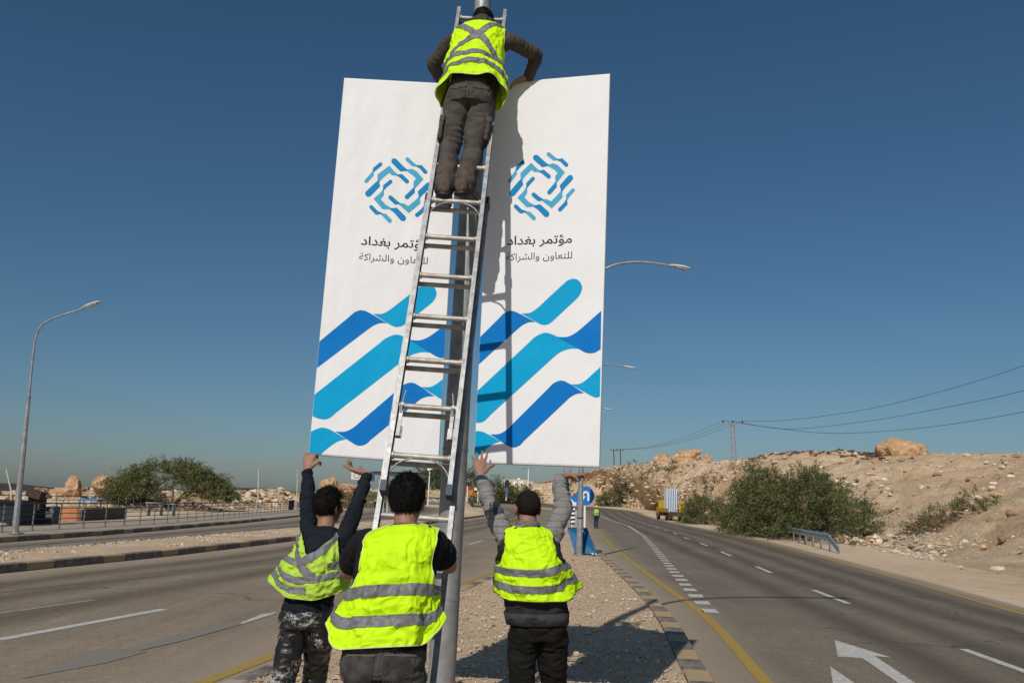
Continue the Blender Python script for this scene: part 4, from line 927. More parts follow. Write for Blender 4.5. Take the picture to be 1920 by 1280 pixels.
def make_vest(root, fr, A, B, prof, m, strips, mod=None, gap=.45, wr=.010, seed=3, arm_c=(1.52, .80, .60, .30), neck=(.085, .955), NU=150, NV=110, slope=.35, vneck=.55, Rh=None, Fh=None, trim=None, backv=None):
    up = (B-A).normalized(); L = (B-A).length; Rt, Ft = fr['Rt'], fr['Ft']; Rh = Rh or Rt; Fh = Fh or Ft
    pv = [q[0] for q in prof]; tab = [np.array([q[k] for q in prof]) for k in (1, 2, 3)]
    def S(th, v):
        """arrays -> (n,3)"""
        th = np.asarray(th, float); v = np.asarray(v, float)
        rx, rb, rf = (np.interp(v, pv, t_) for t_ in tab)
        s_, c_ = np.sin(th), np.cos(th); x = rx*np.sign(s_)*np.abs(s_)**.82; y = np.where(c_ > 0, -rb, rf)*np.abs(c_)**.82
        k = np.clip((v-.72)/.28, 0, 1)
        f = v[:, None]; Rv = np.array(Rh)*(1-f)+np.array(Rt)*f; Fv = np.array(Fh)*(1-f)+np.array(Ft)*f
        p = np.array(A)+np.array(up)*(v*L)[:, None]+Rv*x[:, None]+Fv*y[:, None]-np.array(up)*(slope*np.maximum(np.abs(x)-.05, 0)*k)[:, None]
        q = np.stack([th*1.6, v*4.2, np.full_like(v, seed)], 1); d = wr*(fbm(q*1.3, 3, seed)+.6*(1-np.abs(fbm(q*2.1+3, 2, seed+7))*1.5))*(1.1-.5*v)
        q3 = np.stack([th*2.3+v*1.5, v*5.5-th*.8, np.full_like(v, seed+.5)], 1); d = d+.006*np.clip(1-np.abs(vnoise(q3*1.7+.5*np.stack([d*60]*3, 1), seed+13))*3.2, 0, 1)-.005*np.clip(1-np.abs(vnoise(q3*np.array([2.2, 1.1, 1])+7, seed+17))*3.5, 0, 1)
        d = d+wr*1.1*np.sin(th*7+seed+2*np.sin(v*5))*np.clip(.55-v, 0, 1)
        out = Rv*s_[:, None]-Fv*c_[:, None]; p = p+out*d[:, None]
        if mod is not None: p = p+mod(th, v, Rv, Fv, np.array(up))
        return p
    lim = math.pi-gap; th = np.linspace(-lim, lim, NU); vv = np.linspace(0, 1, NV); TH, VV = np.meshgrid(th, vv); Q = S(TH.ravel(), VV.ravel())
    tc = (TH[:-1, :-1]+TH[1:, 1:])/2; vc = (VV[:-1, :-1]+VV[1:, 1:])/2
    rx = np.interp(vc, pv, tab[0]); xx = rx*np.abs(np.sin(tc))**.82
    a0, b0, ra, rb_ = arm_c; hole = ((np.abs(tc)-a0)/ra)**2+((vc-b0)/rb_)**2 < 1
    hole |= (vc > b0) & (np.abs(np.abs(tc)-a0) < ra*.92)
    if neck[1] < 1: hole |= (xx < neck[0]) & (vc > neck[1]) & (np.abs(tc) < 1.57)
    if backv is not None: hole |= (np.abs(tc) < 1.57) & (vc > backv[0]) & (xx < backv[1]*(vc-backv[0])/(1-backv[0]))
    hole |= (np.abs(tc) > 1.57) & (vc > vneck) & (xx < .02+.11*(vc-vneck)/(1-vneck))
    idx = np.arange(NU*NV).reshape(NV, NU); F = np.stack([idx[:-1, :-1], idx[:-1, 1:], idx[1:, 1:], idx[1:, :-1]], -1)[~hole]
    used, inv = np.unique(F, return_inverse=True); me = npmesh('vest', Q[used], inv.reshape(F.shape), m, True)
    bm = bmesh.new(); bm.from_mesh(me)
    for _ in range(6):
        new = {}
        for vt in bm.verts:
            if vt.is_boundary:
                nb = [e.other_vert(vt).co for e in vt.link_edges if e.is_boundary]
                if len(nb) == 2: new[vt] = vt.co*.5+(nb[0]+nb[1])*.25
        for vt, c_ in new.items(): vt.co = c_
    # edge binding
    loops = [(e.verts[0].co.copy(), e.verts[1].co.copy()) for e in bm.edges if e.is_boundary]
    bmesh.ops.recalc_face_normals(bm, faces=bm.faces); bm.to_mesh(me); bm.free()
    vo = finish(me, 'vest', m, root); so = vo.modifiers.new('thickness', 'SOLIDIFY'); so.thickness = .003; so.offset = 0
    if trim is not None:
        tb = MB()
        for a_, c_ in loops: tb.beam(a_, c_, .006, .006, up=(.01, .02, 1) if abs((c_-a_).normalized().z) < .95 else (0, 1, 0))
        tb.build('edge_binding', trim, vo)
    e = 1e-3
    for path, wd in strips:
        pp = np.array(path, float); d = np.r_[0, np.cumsum(np.hypot(*(np.diff(pp, axis=0)*np.array([.2, L])).T))]; n = max(12, int(d[-1]/.006)); t_ = np.linspace(0, d[-1], n)
        pth = np.interp(t_, d, pp[:, 0]); pvv = np.interp(t_, d, pp[:, 1]); dth = np.gradient(pth)*.2; dv = np.gradient(pvv)*L; nn = np.hypot(dth, dv); m_ = 11; rows = []
        for k in np.linspace(-.5, .5, m_):
            ta = pth-dv/nn*wd*k/.2; va = pvv+dth/nn*wd*k/L; p0 = S(ta, va); du = S(ta+e, va)-p0; dw = S(ta, va+e)-p0; no = np.cross(du, dw); no /= np.linalg.norm(no, axis=1)[:, None]+1e-12
            cen = np.array(A)+np.array(up)*(va*L)[:, None]; sg = np.sign(((p0-cen)*no).sum(1)); rows.append(p0+no*sg[:, None]*.0062)
        Q = np.stack(rows, 1).reshape(-1, 3); F = [(i*m_+j, i*m_+j+1, (i+1)*m_+j+1, (i+1)*m_+j) for i in range(n-1) for j in range(m_-1)]
        me = npmesh('reflective_strip', Q, F, REFL, True); finish(me, 'reflective_strip', REFL, root, vo)
    return vo
def ground_leg(h, an, bendf=.03, fwd=Y_):     # knee between hip and ankle, slightly forward
    return h.lerp(an, .5)+fwd*bendf
PIPE = mat('vest_binding', (.62, .72, .25), .7)
DKPIPE = mat('vest_binding_lime', (.45, .62, .12), .7)
# ---------------- the man up the ladder
J = dict(pelvis=P(880, 186, 5.95), chest=P(893, 106, 6.06), neck=P(902, 54, 6.18), head=P(906, 46, 6.30), shL=P(848, 76, 6.13), shR=P(956, 76, 6.13), elL=P(811, 122, 6.24), elR=P(1007, 105, 6.28), wrL=P(834, 158, 6.38), wrR=P(992, 143, 6.36),
         hipL=P(856, 198, 5.94), hipR=P(903, 200, 5.95), knL=P(843, 284, 5.90), knR=P(887, 286, 5.91), anL=P(833, 349, 5.79), anR=P(872, 347, 5.81), face=Vector((.05, .9, -.35)), hup=Vector((0, .4, .9)))
J0 = J
GREYJ = cloth('hoodie_brown_grey', (.062, .051, .044)); CARGO = cloth('cargo_brown', (.074, .064, .057), .3)
r1, f1 = build_person(J, 'person in hi-vis vest and brown cargo trousers standing high on the ladder', dict(w=.95, trousers=CARGO, shirt=GREYJ, seed=11, vox=.007, swr=.007, twr=.008, flare=.016, slv=.016, shoek=1.16, hem=1.05, group='crew hanging the banners', base_z=J['anL'].z-.08, waist=.10,
    handL=(Vector((.3, .6, -.35)), Vector((0, .2, -1)), X_, (30, 35, 30), 6, (20, 20), 1.1), handR=(Vector((-.75, .25, -.25)), Vector((-.1, .3, -1)), Y_, (15, 20, 20), 5, (20, 20), 1.1), footL=Vector((-.08, 1, .0)), footR=Vector((.34, 1, .0)),
    shoe=mat('brown_boot', (.085, .058, .038), .75, var=.3, vscale=20), hair=(.010, 1800, .02, HAIR, -.03, 3)))
b = MB(); up = f1['up']; ne = J['neck']
loft(b, [(ne-up*.05-f1['Ft']*.015, f1['Rt']*.105, f1['Ft']*.09), (ne-up*.01-f1['Ft']*.02, f1['Rt']*.112, f1['Ft']*.095), (ne+up*.035-f1['Ft']*.02, f1['Rt']*.098, f1['Ft']*.088), (ne+up*.055-f1['Ft']*.01, f1['Rt']*.075, f1['Ft']*.07)])
me = remesh(b, .007, 4); wrinkle(me, [(ne, ne+f1['Rt'])], .009, 14, 5); finish(me, 'hood', GREYJ, r1)
b = MB(); pe = J['pelvis']
loft(b, [(pe+up*.07, f1['Rp']*.172, f1['Fp']*.125), (pe+up*.105, f1['Rp']*.170, f1['Fp']*.123)]); b.build('belt', mat('belt', (.012, .011, .010), .5), r1)
for s_, kn, hp in ((-1, J['knL'], J['hipL']), (1, J['knR'], J['hipR'])):
    b = MB(); c = hp.lerp(kn, .62)+f1['Rp']*(s_*.080)-f1['Fp']*.02; d = (kn-hp).normalized(); b.beam(c-d*.09, c+d*.09, .03, .13, up=Y_); b.beam(c-d*.105, c-d*.06, .045, .14, up=Y_); me = remesh(b, .008, 3); wrinkle(me, [(hp, kn)], .005, 12, 3); finish(me, 'cargo_pocket', CARGO, r1)
def mod1(th, v, Rv, Fv, u):
    k = np.clip(1-v/.45, 0, 1)**1.4; out = np.zeros((len(v), 3))
    out += Rv*(.035*k*np.clip(np.sin(th), 0, 1)**2+.012*k*np.sign(np.sin(th)))[:, None] - u[None]*(.085*k*np.clip(np.abs(th)-.7, 0, 1.2))[:, None]
    return out
A = J['pelvis']+up*.085; Bq = J['neck']+up*.025
make_vest(r1, f1, A, Bq, [(0, .225, .17, .12), (.25, .215, .17, .15), (.55, .215, .165, .16), (.78, .22, .15, .14), (.90, .215, .115, .11), (.97, .205, .06, .06), (1, .198, .02, .02)], HV,
   [([(-1.45, .13), (-.7, .16), (.0, .19), (.5, .17), (1.5, .10)], .046), ([(-1.5, .28), (-.7, .30), (0, .33), (.45, .30), (1.5, .24)], .046), ([(-.95, .93), (-.45, .76), (0, .62), (.30, .50), (.62, .38), (1.2, .25)], .046), ([(.95, .93), (.35, .78), (0, .62), (-.4, .47), (-.85, .31)], .046)],
   mod1, .5, .014, 4, (1.55, .83, .50, .30), (.07, .96), trim=PIPE)

# ---------------- the man at the foot of the ladder
J = dict(pelvis=P(720, 1232, 4.2), chest=P(742, 1065, 4.24), neck=P(760, 990, 4.30), head=P(765, 938, 4.36), shL=P(683, 1016, 4.30), shR=P(806, 1010, 4.30), elL=P(652, 1072, 4.52), elR=P(842, 1060, 4.52),
         hipL=P(690, 1262, 4.2), hipR=P(756, 1262, 4.2), face=Vector((.22, 1, .06)), hup=Vector((.04, 0, 1)))
zr_ = 1.44; rR = lad(zr_)+Lx*HWB-Ln*.035; rL = lad(1.40)-Lx*HWB-Ln*.035
J['wrR'] = rR+Vector((.035, -.12, -.015)); J['wrL'] = rL+Vector((-.035, -.12, -.015)); print('forearms', (J['wrR']-J['elR']).length, (J['wrL']-J['elL']).length, (J['elR']-J['shR']).length, (J['elL']-J['shL']).length)
J['anL'] = Vector((J['hipL'].x-.06, 3.92, .20)); J['anR'] = Vector((J['hipR'].x+.05, 4.12, .20)); J['knL'] = ground_leg(J['hipL'], J['anL'], .05); J['knR'] = ground_leg(J['hipR'], J['anR'], .06)
BLACKT = cloth('black_tshirt', (.012, .012, .014)); JEANS = cloth('charcoal_jeans', (.060, .058, .054), .3, .5, 14)
r2, f2 = build_person(J, 'person in hi-vis vest and black T-shirt steadying the ladder from below', dict(w=1.10, trousers=JEANS, shirt=BLACKT, seed=21, vox=.0062, swr=.007, twr=.010, sleeve=-.40, slv=.026, shirt_lo=.07, group='crew hanging the banners',
    handL=(Vector((.12, 1, .12)), X_, Z_, (55, 60, 40), 3, (30, 30), 1.0), handR=(Vector((-.12, 1, .12)), -X_, Z_, (55, 60, 40), 3, (30, 30), 1.05), footL=Vector((-.1, 1, 0)), footR=Vector((.15, 1, 0)),
    hair=(.017, 5200, .030, HAIR, -.058, 5, .006)))
up = f2['up']; pe = J['pelvis']
b = MB(); loft(b, [(pe+up*.075, f2['Rp']*.205, f2['Fp']*.148), (pe+up*.112, f2['Rp']*.20, f2['Fp']*.145)]); b.build('waistband', JEANS, r2)
# back pockets and centre seam of the jeans, laid on the cloth
def on_surface(o, root, p, d):
    bpy.context.view_layer.update(); Mi = o.matrix_world.inverted(); ok, loc, nr, _ = o.ray_cast(Mi@p, (Mi.to_3x3()@d).normalized()); return (o.matrix_world@loc, (o.matrix_world.to_3x3()@nr).normalized()) if ok else (None, None)
def patch(o, root, name, c, rx, uz, fwd, outline, m, off=.004, n=8):     # a sewn-on patch projected onto clothing
    V = []; 
    for j in range(n+1):
        for i in range(n+1):
            x, z = outline(i/n*2-1, j/n*2-1); p, nr = on_surface(o, root, c+rx*x+uz*z-fwd*.5, fwd)
            V.append(p+nr*off if p is not None else c+rx*x+uz*z-fwd*.12)
    b = MB(); b.add(V, [(j*(n+1)+i, j*(n+1)+i+1, (j+1)*(n+1)+i+1, (j+1)*(n+1)+i) for j in range(n) for i in range(n)], 0, True); return b.build(name, m, root)
JEANS2 = cloth('jeans_pocket', (.050, .048, .045), .35, .5, 18); SEAM = mat('seam_thread', (.10, .09, .075), .9)
for s_ in (-1, 1):
    c = pe-up*.06+f2['Rp']*(s_*.088); patch(f2['trousers'], r2, 'back_pocket', c, f2['Rp'], up, f2['Fp'], lambda x, z, s_=s_: (x*.068*(1 if z > -.4 else .92), z*.075-(.012*(1-abs(x)) if z < -.8 else 0)), JEANS2)
    patch(f2['trousers'], r2, 'pocket_hem', c+up*.068, f2['Rp'], up, f2['Fp'], lambda x, z: (x*.069, z*.004), SEAM, .007, 6)
patch(f2['trousers'], r2, 'yoke_seam', pe+up*.045, f2['Rp'], up, f2['Fp'], lambda x, z: (x*.15, z*.002-.02*(1-abs(x))), SEAM, .005, 10)
patch(f2['trousers'], r2, 'centre_seam', pe-up*.04, f2['Rp'], up, f2['Fp'], lambda x, z: (x*.002, z*.10), SEAM, .005, 10)
def mod2(th, v, Rv, Fv, u):
    k = np.clip(1-v/.48, 0, 1); s = np.clip(np.abs(th)-.95, 0, .7)/.7; sg = np.sign(th)
    out = Rv*(sg*k*s*(.03+.05*(sg < 0)))[:, None]+Fv*(-.07*k*s)[:, None]+u[None]*(.12*k*s**1.5)[:, None]-Rv*(sg*.010*k*np.exp(-((np.abs(th)-.95)/.25)**2))[:, None]
    return out
A = pe+up*.045; Bq = J['neck']+up*.028
make_vest(r2, f2, A, Bq, [(0, .225, .178, .15), (.25, .212, .178, .16), (.5, .205, .195, .16), (.72, .205, .192, .15), (.86, .212, .162, .12), (.95, .205, .10, .07), (1, .198, .022, .022)], HV,
   [([(-1.68, .40), (-1.2, .415), (-.5, .425), (0, .425), (.5, .425), (1.2, .415), (1.68, .40)], .053), ([(-1.68, .19), (-1.2, .19), (-.5, .195), (0, .195), (.5, .195), (1.2, .19), (1.68, .19)], .053)],
   mod2, 1.45, .013, 9, (1.42, .80, .56, .40), (.075, .965), trim=PIPE, NU=190, NV=130)

J1 = J0; up1 = f1['up']; CARGO2 = cloth('cargo_pocket_cloth', (.060, .052, .046), .3)
for s_ in (-1, 1):
    patch(f1['trousers'], r1, 'back_pocket', J1['pelvis']-up1*.035+f1['Rp']*(s_*.078), f1['Rp'], up1, f1['Fp'], lambda x, z: (x*.055, z*.06), CARGO2, .006)
    patch(f1['trousers'], r1, 'pocket_flap', J1['pelvis']+up1*.012+f1['Rp']*(s_*.078), f1['Rp'], up1, f1['Fp'], lambda x, z: (x*.058, z*.018-(.008*(1-abs(x)) if z < 0 else 0)), CARGO, .011)
patch(f1['trousers'], r1, 'centre_seam', J1['pelvis']-up1*.03, f1['Rp'], up1, f1['Fp'], lambda x, z: (x*.002, z*.09), CARGO2, .004, 10)

# ---------------- the man on the right
J = dict(pelvis=P(1008, 1168, 5.72), chest=P(998, 1058, 5.70), neck=P(990, 988, 5.72), head=P(989, 953, 5.80), shL=P(944, 1002, 5.73), shR=P(1036, 1004, 5.73), elL=P(922, 950, 5.96), elR=P(1056, 952, 5.96), wrL=P(901, 893, 6.13), wrR=P(1049, 893, 6.08),
         hipL=P(982, 1190, 5.72), hipR=P(1036, 1190, 5.72), face=Vector((-.25, 1, .12)))
J['anL'] = Vector((J['hipL'].x-.02, 5.70, .20)); J['anR'] = Vector((J['hipR'].x+.03, 5.85, .20)); J['knL'] = ground_leg(J['hipL'], J['anL'], .04); J['knR'] = ground_leg(J['hipR'], J['anR'], .05)
def stripe_cloth():
    m = bpy.data.materials.new('grey_striped_knit'); m.use_nodes = True; n, l, b_ = nodes_of(m); tc = n.new('ShaderNodeTexCoord').outputs['Object']
    wv = n.new('ShaderNodeTexWave'); wv.wave_type = 'BANDS'; wv.bands_direction = 'Z'; wv.inputs['Scale'].default_value = 7.0; wv.inputs['Distortion'].default_value = 1.2; wv.inputs['Detail'].default_value = 1; l.new(tc, wv.inputs['Vector'])
    c = ramp_between(n, l, wv.outputs['Fac'], [(.0, (.075, .075, .08)), (.035, (.21, .20, .19))]); c = mix(n, l, .4, c, ramp_between(n, l, noise(n, l, tc, 30, 5, .7), [(.3, (.4, .4, .4)), (.7, (.6, .6, .6))]), 'OVERLAY')
    pm = math_(n, l, 'GREATER_THAN', noise(n, l, tc, 4.5, 1, .4), .64); c = mix(n, l, math_(n, l, 'MULTIPLY', pm, .85), c, (.03, .032, .04))
    l.new(c, b_.inputs['Base Color']); b_.inputs['Roughness'].default_value = .9; return m
BLKJ = cloth('black_jeans', (.012, .011, .010)); KNIT = stripe_cloth(); GILET = cloth('charcoal_gilet', (.026, .027, .028))
r3, f3 = build_person(J, 'person with cropped hair and grey striped sleeves lifting the right banner', dict(w=1.0, trousers=BLKJ, shirt=KNIT, seed=31, vox=.0062, swr=.013, twr=.011, sleeve=.86, slv=.018, shirt_lo=-.02, group='crew hanging the banners', belly=.02,
    handL=(Vector((-.10, .42, 1)), Vector((.05, 1, -.35)), X_, ((4, 6, 6), (-2, 5, 6), (2, 6, 8), (6, 10, 10)), 11, (25, 15), 1.12), handR=(Vector((1, .30, .10)), Z_, -Y_, (2, 4, 4), 3, (-40, -25), 1.12), footL=Vector((-.15, 1, 0)), footR=Vector((.2, 1, 0)),
    hair=(.007, 5200, .007, HAIRB, -.066, 7)))
up = f3['up']; pe = J['pelvis']; ne = J['neck']; ch = J['chest']; Rt, Ft = f3['Rt'], f3['Ft']
b = MB(); loft(b, [(pe+up*.015, f3['Rp']*.200, f3['Fp']*.155), (pe+up*.03, f3['Rp']*.205, f3['Fp']*.16), (pe.lerp(ch, .5), Rt*.20, Ft*.16), (ch, Rt*.205, Ft*.155), (ch.lerp(ne, .45), Rt*.20, Ft*.14), (ch.lerp(ne, .8), Rt*.155, Ft*.11), (ne+up*.01, Rt*.085, Ft*.08)])
me = remesh(b, .007, 4); wrinkle(me, [(pe, ne)], .008, 10, 41, .4); finish(me, 'gilet', GILET, r3)
b = MB(); loft(b, [(pe+up*.0, f3['Rp']*.203, f3['Fp']*.158), (pe+up*.075, f3['Rp']*.213, f3['Fp']*.166)]); b.build('gilet_waistband', cloth('gilet_rib', (.05, .05, .05)), r3)
b = MB(); loft(b, [(ne-up*.01, Rt*.088, Ft*.082), (ne+up*.03, Rt*.078, Ft*.074), (ne+up*.042, Rt*.070, Ft*.068)]); b.build('collar', cloth('knit_collar', (.15, .145, .14)), r3)
def mod3(th, v, Rv, Fv, u):
    k = np.clip(1-v/.55, 0, 1); s = np.clip(np.abs(th)-.75, 0, 1.5)/1.5; sg = np.sign(th)
    out = Rv*(sg*k*s*np.where(sg > 0, .11, .06))[:, None]+u[None]*(.09*k*s*np.where(sg > 0, 1.2, .7))[:, None]
    return out
A = pe+up*.155; Bq = ne+up*.022
make_vest(r3, f3, A, Bq, [(0, .225, .20, .17), (.3, .215, .195, .17), (.55, .212, .188, .165), (.75, .20, .155, .15), (.88, .195, .13, .12), (.95, .185, .08, .07), (1, .175, .022, .022)], HV,
   [([(-2.4, .33), (-1.2, .38), (-.5, .365), (0, .36), (.4, .39), (.9, .44), (1.4, .42), (2.4, .35)], .046), ([(-2.4, .13), (-1.2, .17), (-.5, .155), (0, .15), (.5, .165), (1.1, .22), (2.4, .15)], .046)],
   mod3, .5, .016, 14, (1.36, .80, .50, .36), (.075, .965), trim=mat('dark_binding', (.03, .035, .02), .8), NU=190, NV=120)

# ---------------- the man on the left
J = dict(pelvis=P(574, 1148, 5.85), chest=P(596, 1056, 5.88), neck=P(611, 992, 5.90), head=P(617, 949, 5.95), shL=P(580, 1002, 5.93), shR=P(646, 1008, 5.88), elL=P(577, 938, 6.06), elR=P(668, 948, 6.00), wrL=P(576, 882, 6.16), wrR=P(689, 888, 6.10),
         hipL=P(553, 1172, 5.85), hipR=P(597, 1172, 5.86), knL=P(531, 1272, 5.80), knR=P(592, 1268, 6.02), face=Vector((.55, .85, .08)), hup=Vector((.10, 0, 1)))
J['anL'] = Vector((J['knL'].x-.07, 5.55, .21)); J['anR'] = Vector((J['knR'].x-.10, 5.92, .21))
def paint_trousers():
    m = bpy.data.materials.new('paint_splashed_trousers'); m.use_nodes = True; n, l, b_ = nodes_of(m); tc = n.new('ShaderNodeTexCoord').outputs['Object']
    big = noise(n, l, tc, 4.0, 3, .5); fine = noise(n, l, tc, 38, 9, .82); s_ = math_(n, l, 'ADD', math_(n, l, 'MULTIPLY', big, .55), math_(n, l, 'MULTIPLY', fine, .55))
    fac = ramp_between(n, l, s_, [(.60, (0, 0, 0)), (.65, (1, 1, 1))]); c = mix(n, l, fac, (.010, .010, .011), (.44, .42, .38)); l.new(c, b_.inputs['Base Color']); b_.inputs['Roughness'].default_value = .42; b_.inputs['Specular IOR Level'].default_value = .5
    return m
NAVY = cloth('dark_navy_jumper', (.012, .015, .020))
r4, f4 = build_person(J, 'person in dark jumper and paint-splashed black trousers lifting the left banner', dict(w=.92, trousers=paint_trousers(), shirt=NAVY, seed=51, vox=.0062, swr=.009, twr=.012, sleeve=.88, slv=.014, group='crew hanging the banners', shirt_lo=.0,
    handL=(Vector((.05, .25, 1)), Vector((.15, 1, -.1)), X_, (48, 62, 45), 2, (65, 50), 1.12), handR=(Vector((-1, .18, .22)), Vector((-.1, .15, 1)), Y_, ((28, 30, 15), (34, 28, 12), (30, 26, 14), (6, 12, 10)), 9, (25, 20), 1.12), footL=Vector((-.1, 1, 0)), footR=Vector((.1, 1, 0)),
    hair=(.015, 4500, .026, HAIR, -.055, 9, .010)))
up = f4['up']; pe = J['pelvis']
def mod4(th, v, Rv, Fv, u):
    k = np.clip(1-v/.62, 0, 1); s = np.clip(-th-.25, 0, 1.5)/1.5; s2 = np.clip(th-.4, 0, 1.5)/1.5
    out = Rv*(-k*s*.075+k*s2*.03)[:, None]+u[None]*(.16*k*s+.10*k*s2)[:, None]+Fv*(-.05*k*s)[:, None]
    return out
A = pe+up*.085; Bq = J['neck']+up*.02
make_vest(r4, f4, A, Bq, [(0, .205, .185, .15), (.3, .20, .185, .15), (.55, .19, .165, .14), (.75, .178, .14, .13), (.88, .162, .115, .11), (.95, .148, .07, .07), (1, .135, .02, .02)], HV2,
   [([(-2.2, .30), (-1.2, .30), (-.7, .25), (-.2, .235), (.3, .26), (.7, .30), (1.6, .33)], .044), ([(-1.9, .13), (-1.0, .12), (-.4, .10), (.15, .11)], .044), ([(-1.05, .98), (-.8, .80), (-.5, .62), (-.15, .44), (.1, .33), (.45, .25)], .046), ([(.85, .93), (.6, .76), (.2, .60), (-.12, .47)], .046), ([(-1.25, .47), (-.75, .47), (-.3, .45)], .040), ([(.65, .44), (1.0, .47), (1.6, .50)], .044), ([(1.3, .52), (1.15, .70)], .042)],
   mod4, .5, .017, 23, (1.42, .82, .52, .34), (.05, .97), trim=DKPIPE, backv=(.52, .16))
# ---------------- the far worker on the road edge
bz = .02; fx, fyy = 6.95, 68.0
J = dict(pelvis=Vector((fx, fyy, .93)), chest=Vector((fx, fyy, 1.25)), neck=Vector((fx, fyy, 1.46)), head=Vector((fx+.02, fyy+.03, 1.62)), shL=Vector((fx-.18, fyy, 1.40)), shR=Vector((fx+.18, fyy, 1.40)), elL=Vector((fx-.25, fyy-.03, 1.13)), elR=Vector((fx+.24, fyy+.04, 1.13)), wrL=Vector((fx-.24, fyy+.10, .90)), wrR=Vector((fx+.23, fyy+.16, .92)),
         hipL=Vector((fx-.09, fyy, .88)), hipR=Vector((fx+.09, fyy, .88)), knL=Vector((fx-.10, fyy+.10, .50)), knR=Vector((fx+.08, fyy-.02, .48)), anL=Vector((fx-.12, fyy+.02, .10)), anR=Vector((fx+.02, fyy-.28, .14)), face=Vector((-.1, 1, 0)))
r5, f5 = build_person(J, 'distant person in white cap and hi-vis vest walking along the road', dict(w=.98, trousers=cloth('navy_trousers', (.02, .028, .045)), shirt=cloth('green_shirt', (.10, .16, .07)), seed=61, vox=.016, base_z=0.0, swr=.004, twr=.006, handL=(-Z_, X_, Y_, (20, 20, 20), 3, (20, 20), 1.0), handR=(-Z_, -X_, Y_, (20, 20, 20), 3, (20, 20), 1.0), footL=Y_, footR=Vector((0, 1, -.5)), hair=(.006, 100, .01, HAIR)))
make_vest(r5, f5, J['pelvis']+Z_*.06, J['neck']+Z_*.02, [(0, .215, .16, .15), (.5, .21, .16, .15), (.8, .20, .14, .14), (.95, .17, .07, .07), (1, .15, .02, .02)], HV2, [([(-1.4, .35), (0, .35), (1.4, .35)], .06), ([(-1.4, .12), (0, .12), (1.4, .12)], .06)], None, .5, .008, 2, NU=60, NV=40)
b = MB(); ell(b, J['head']+Vector((0, -.012, .055)), (.092, .112, .085)); b.box(J['head']+Vector((0, .12, .05)), (.13, .10, .012)); b.build('cap', WHITEP, r5)
# ================================================================ ROCKS
def boulder(c, r, label, m, seed=1, rough=.55, group=None, sub=4):
    bm = bmesh.new(); bmesh.ops.create_icosphere(bm, subdivisions=sub, radius=1); co = np.array([v.co[:] for v in bm.verts]); rg = np.random.default_rng(seed)
    for _ in range(16):              # flat broken faces
        n = rg.normal(size=3); n /= np.linalg.norm(n); d = rg.uniform(.55, .9); k = co@n; co = co-np.where(k > d, (k-d)*.85, 0)[:, None]*n
    co = co*(1+rough*.5*fbm(co*1.6+seed, 4, seed)[:, None]+rough*.42*(.6-np.abs(fbm(co*3.4+seed, 4, seed+3)))[:, None]); co[:, 2] += .06*np.round(co[:, 2]*5)/5
    co = co*np.array(r)
    for v, q in zip(bm.verts, co): v.co = q
    me = bpy.data.meshes.new('boulder'); bm.to_mesh(me); bm.free(); me.materials.append(m); me.polygons.foreach_set('use_smooth', np.full(len(me.polygons), False))
    o = link(bpy.data.objects.new('boulder', me)); o.location = c; o.rotation_euler = (0, 0, rg.uniform(0, 6)); return tag(o, label, 'boulder', group)
ROCK1 = sand_mat('boulder_rock', (.40, .235, .125), (.56, .355, .20), (.64, .46, .30), .9, 3.0, .8)
ROCK2 = sand_mat('boulder_dark', (.20, .125, .08), (.32, .20, .12), (.42, .29, .19), .9, 3.0, .8)
def on_ridge(px, D):
    k = np.argmin(np.abs(B[:, 0]/B[:, 1]-(px-960)/FPX)); return Vector(H[k, NJ-1])
def sky_rock(px, py0, py1, wpx, label, m, seed, D=None, dz=0):
    q = on_ridge(px, 0); D = q.y; t = P(px, py0, D); bz = P(px, py1, D).z; h = (t.z-bz); wd = wpx/FPX*D
    return boulder((t.x, D, (t.z+bz)/2-h*.08), (wd/2*1.1, wd/2.2, h*.62), label, m, seed)
sky_rock(1680, 834, 892, 98, 'large orange boulder on the skyline of the right hill', ROCK1, 5)
sky_rock(1290, 842, 872, 42, 'pointed boulder on the skyline above the yellow truck', ROCK1, 8)
sky_rock(1243, 850, 874, 40, 'flat boulder left of the pointed one on the hill skyline', ROCK1, 12)
sky_rock(1328, 852, 868, 16, 'small rounded boulder just right of the pointed skyline boulder', ROCK1, 15)
pts = []; szs = []
for k in range(900):
    px = rng.uniform(1395, 1660); k_ = int(np.clip(np.argmin(np.abs(B[:, 0]/B[:, 1]-(px-960)/FPX))+rng.normal()*2, 0, NI-1)); q = H[k_, NJ-1-int(rng.random()**2*16)]; s = rng.uniform(.15, .42)**1.2; pts.append((q[0], q[1], q[2]+s*.1)); szs.append(s)
tag(link(bpy.data.objects.new('dark_rubble', stones_mesh('dark_rubble', pts, szs, [mat('dark_rubble_rock', (.095, .065, .05), .95, var=.2)], .5, 14))), 'dark broken rock along the hill crest right of the pylon', 'rubble', kind='stuff')
pts = []; szs = []
c0 = hill_px(1720, 1010)
for k in range(900):
    px = rng.uniform(1645, 1790); py = rng.uniform(985, 1058); 
    if abs(px-1715)/72+abs(py-1022)/40 > 1.1: continue
    q = hill_px(px, py); s = .025+.09*rng.random()**2; pts.append((q.x+rng.normal()*.3, q.y+rng.normal()*.3, q.z+.03)); szs.append(s)
tag(link(bpy.data.objects.new('pale_rubble', stones_mesh('pale_rubble', pts, szs, [mat('pale_rubble_rock', (.50, .43, .34), .95, var=.2)], .6, 15))), 'patch of pale grey rubble on the slope behind the crash barrier', 'rubble', kind='stuff')
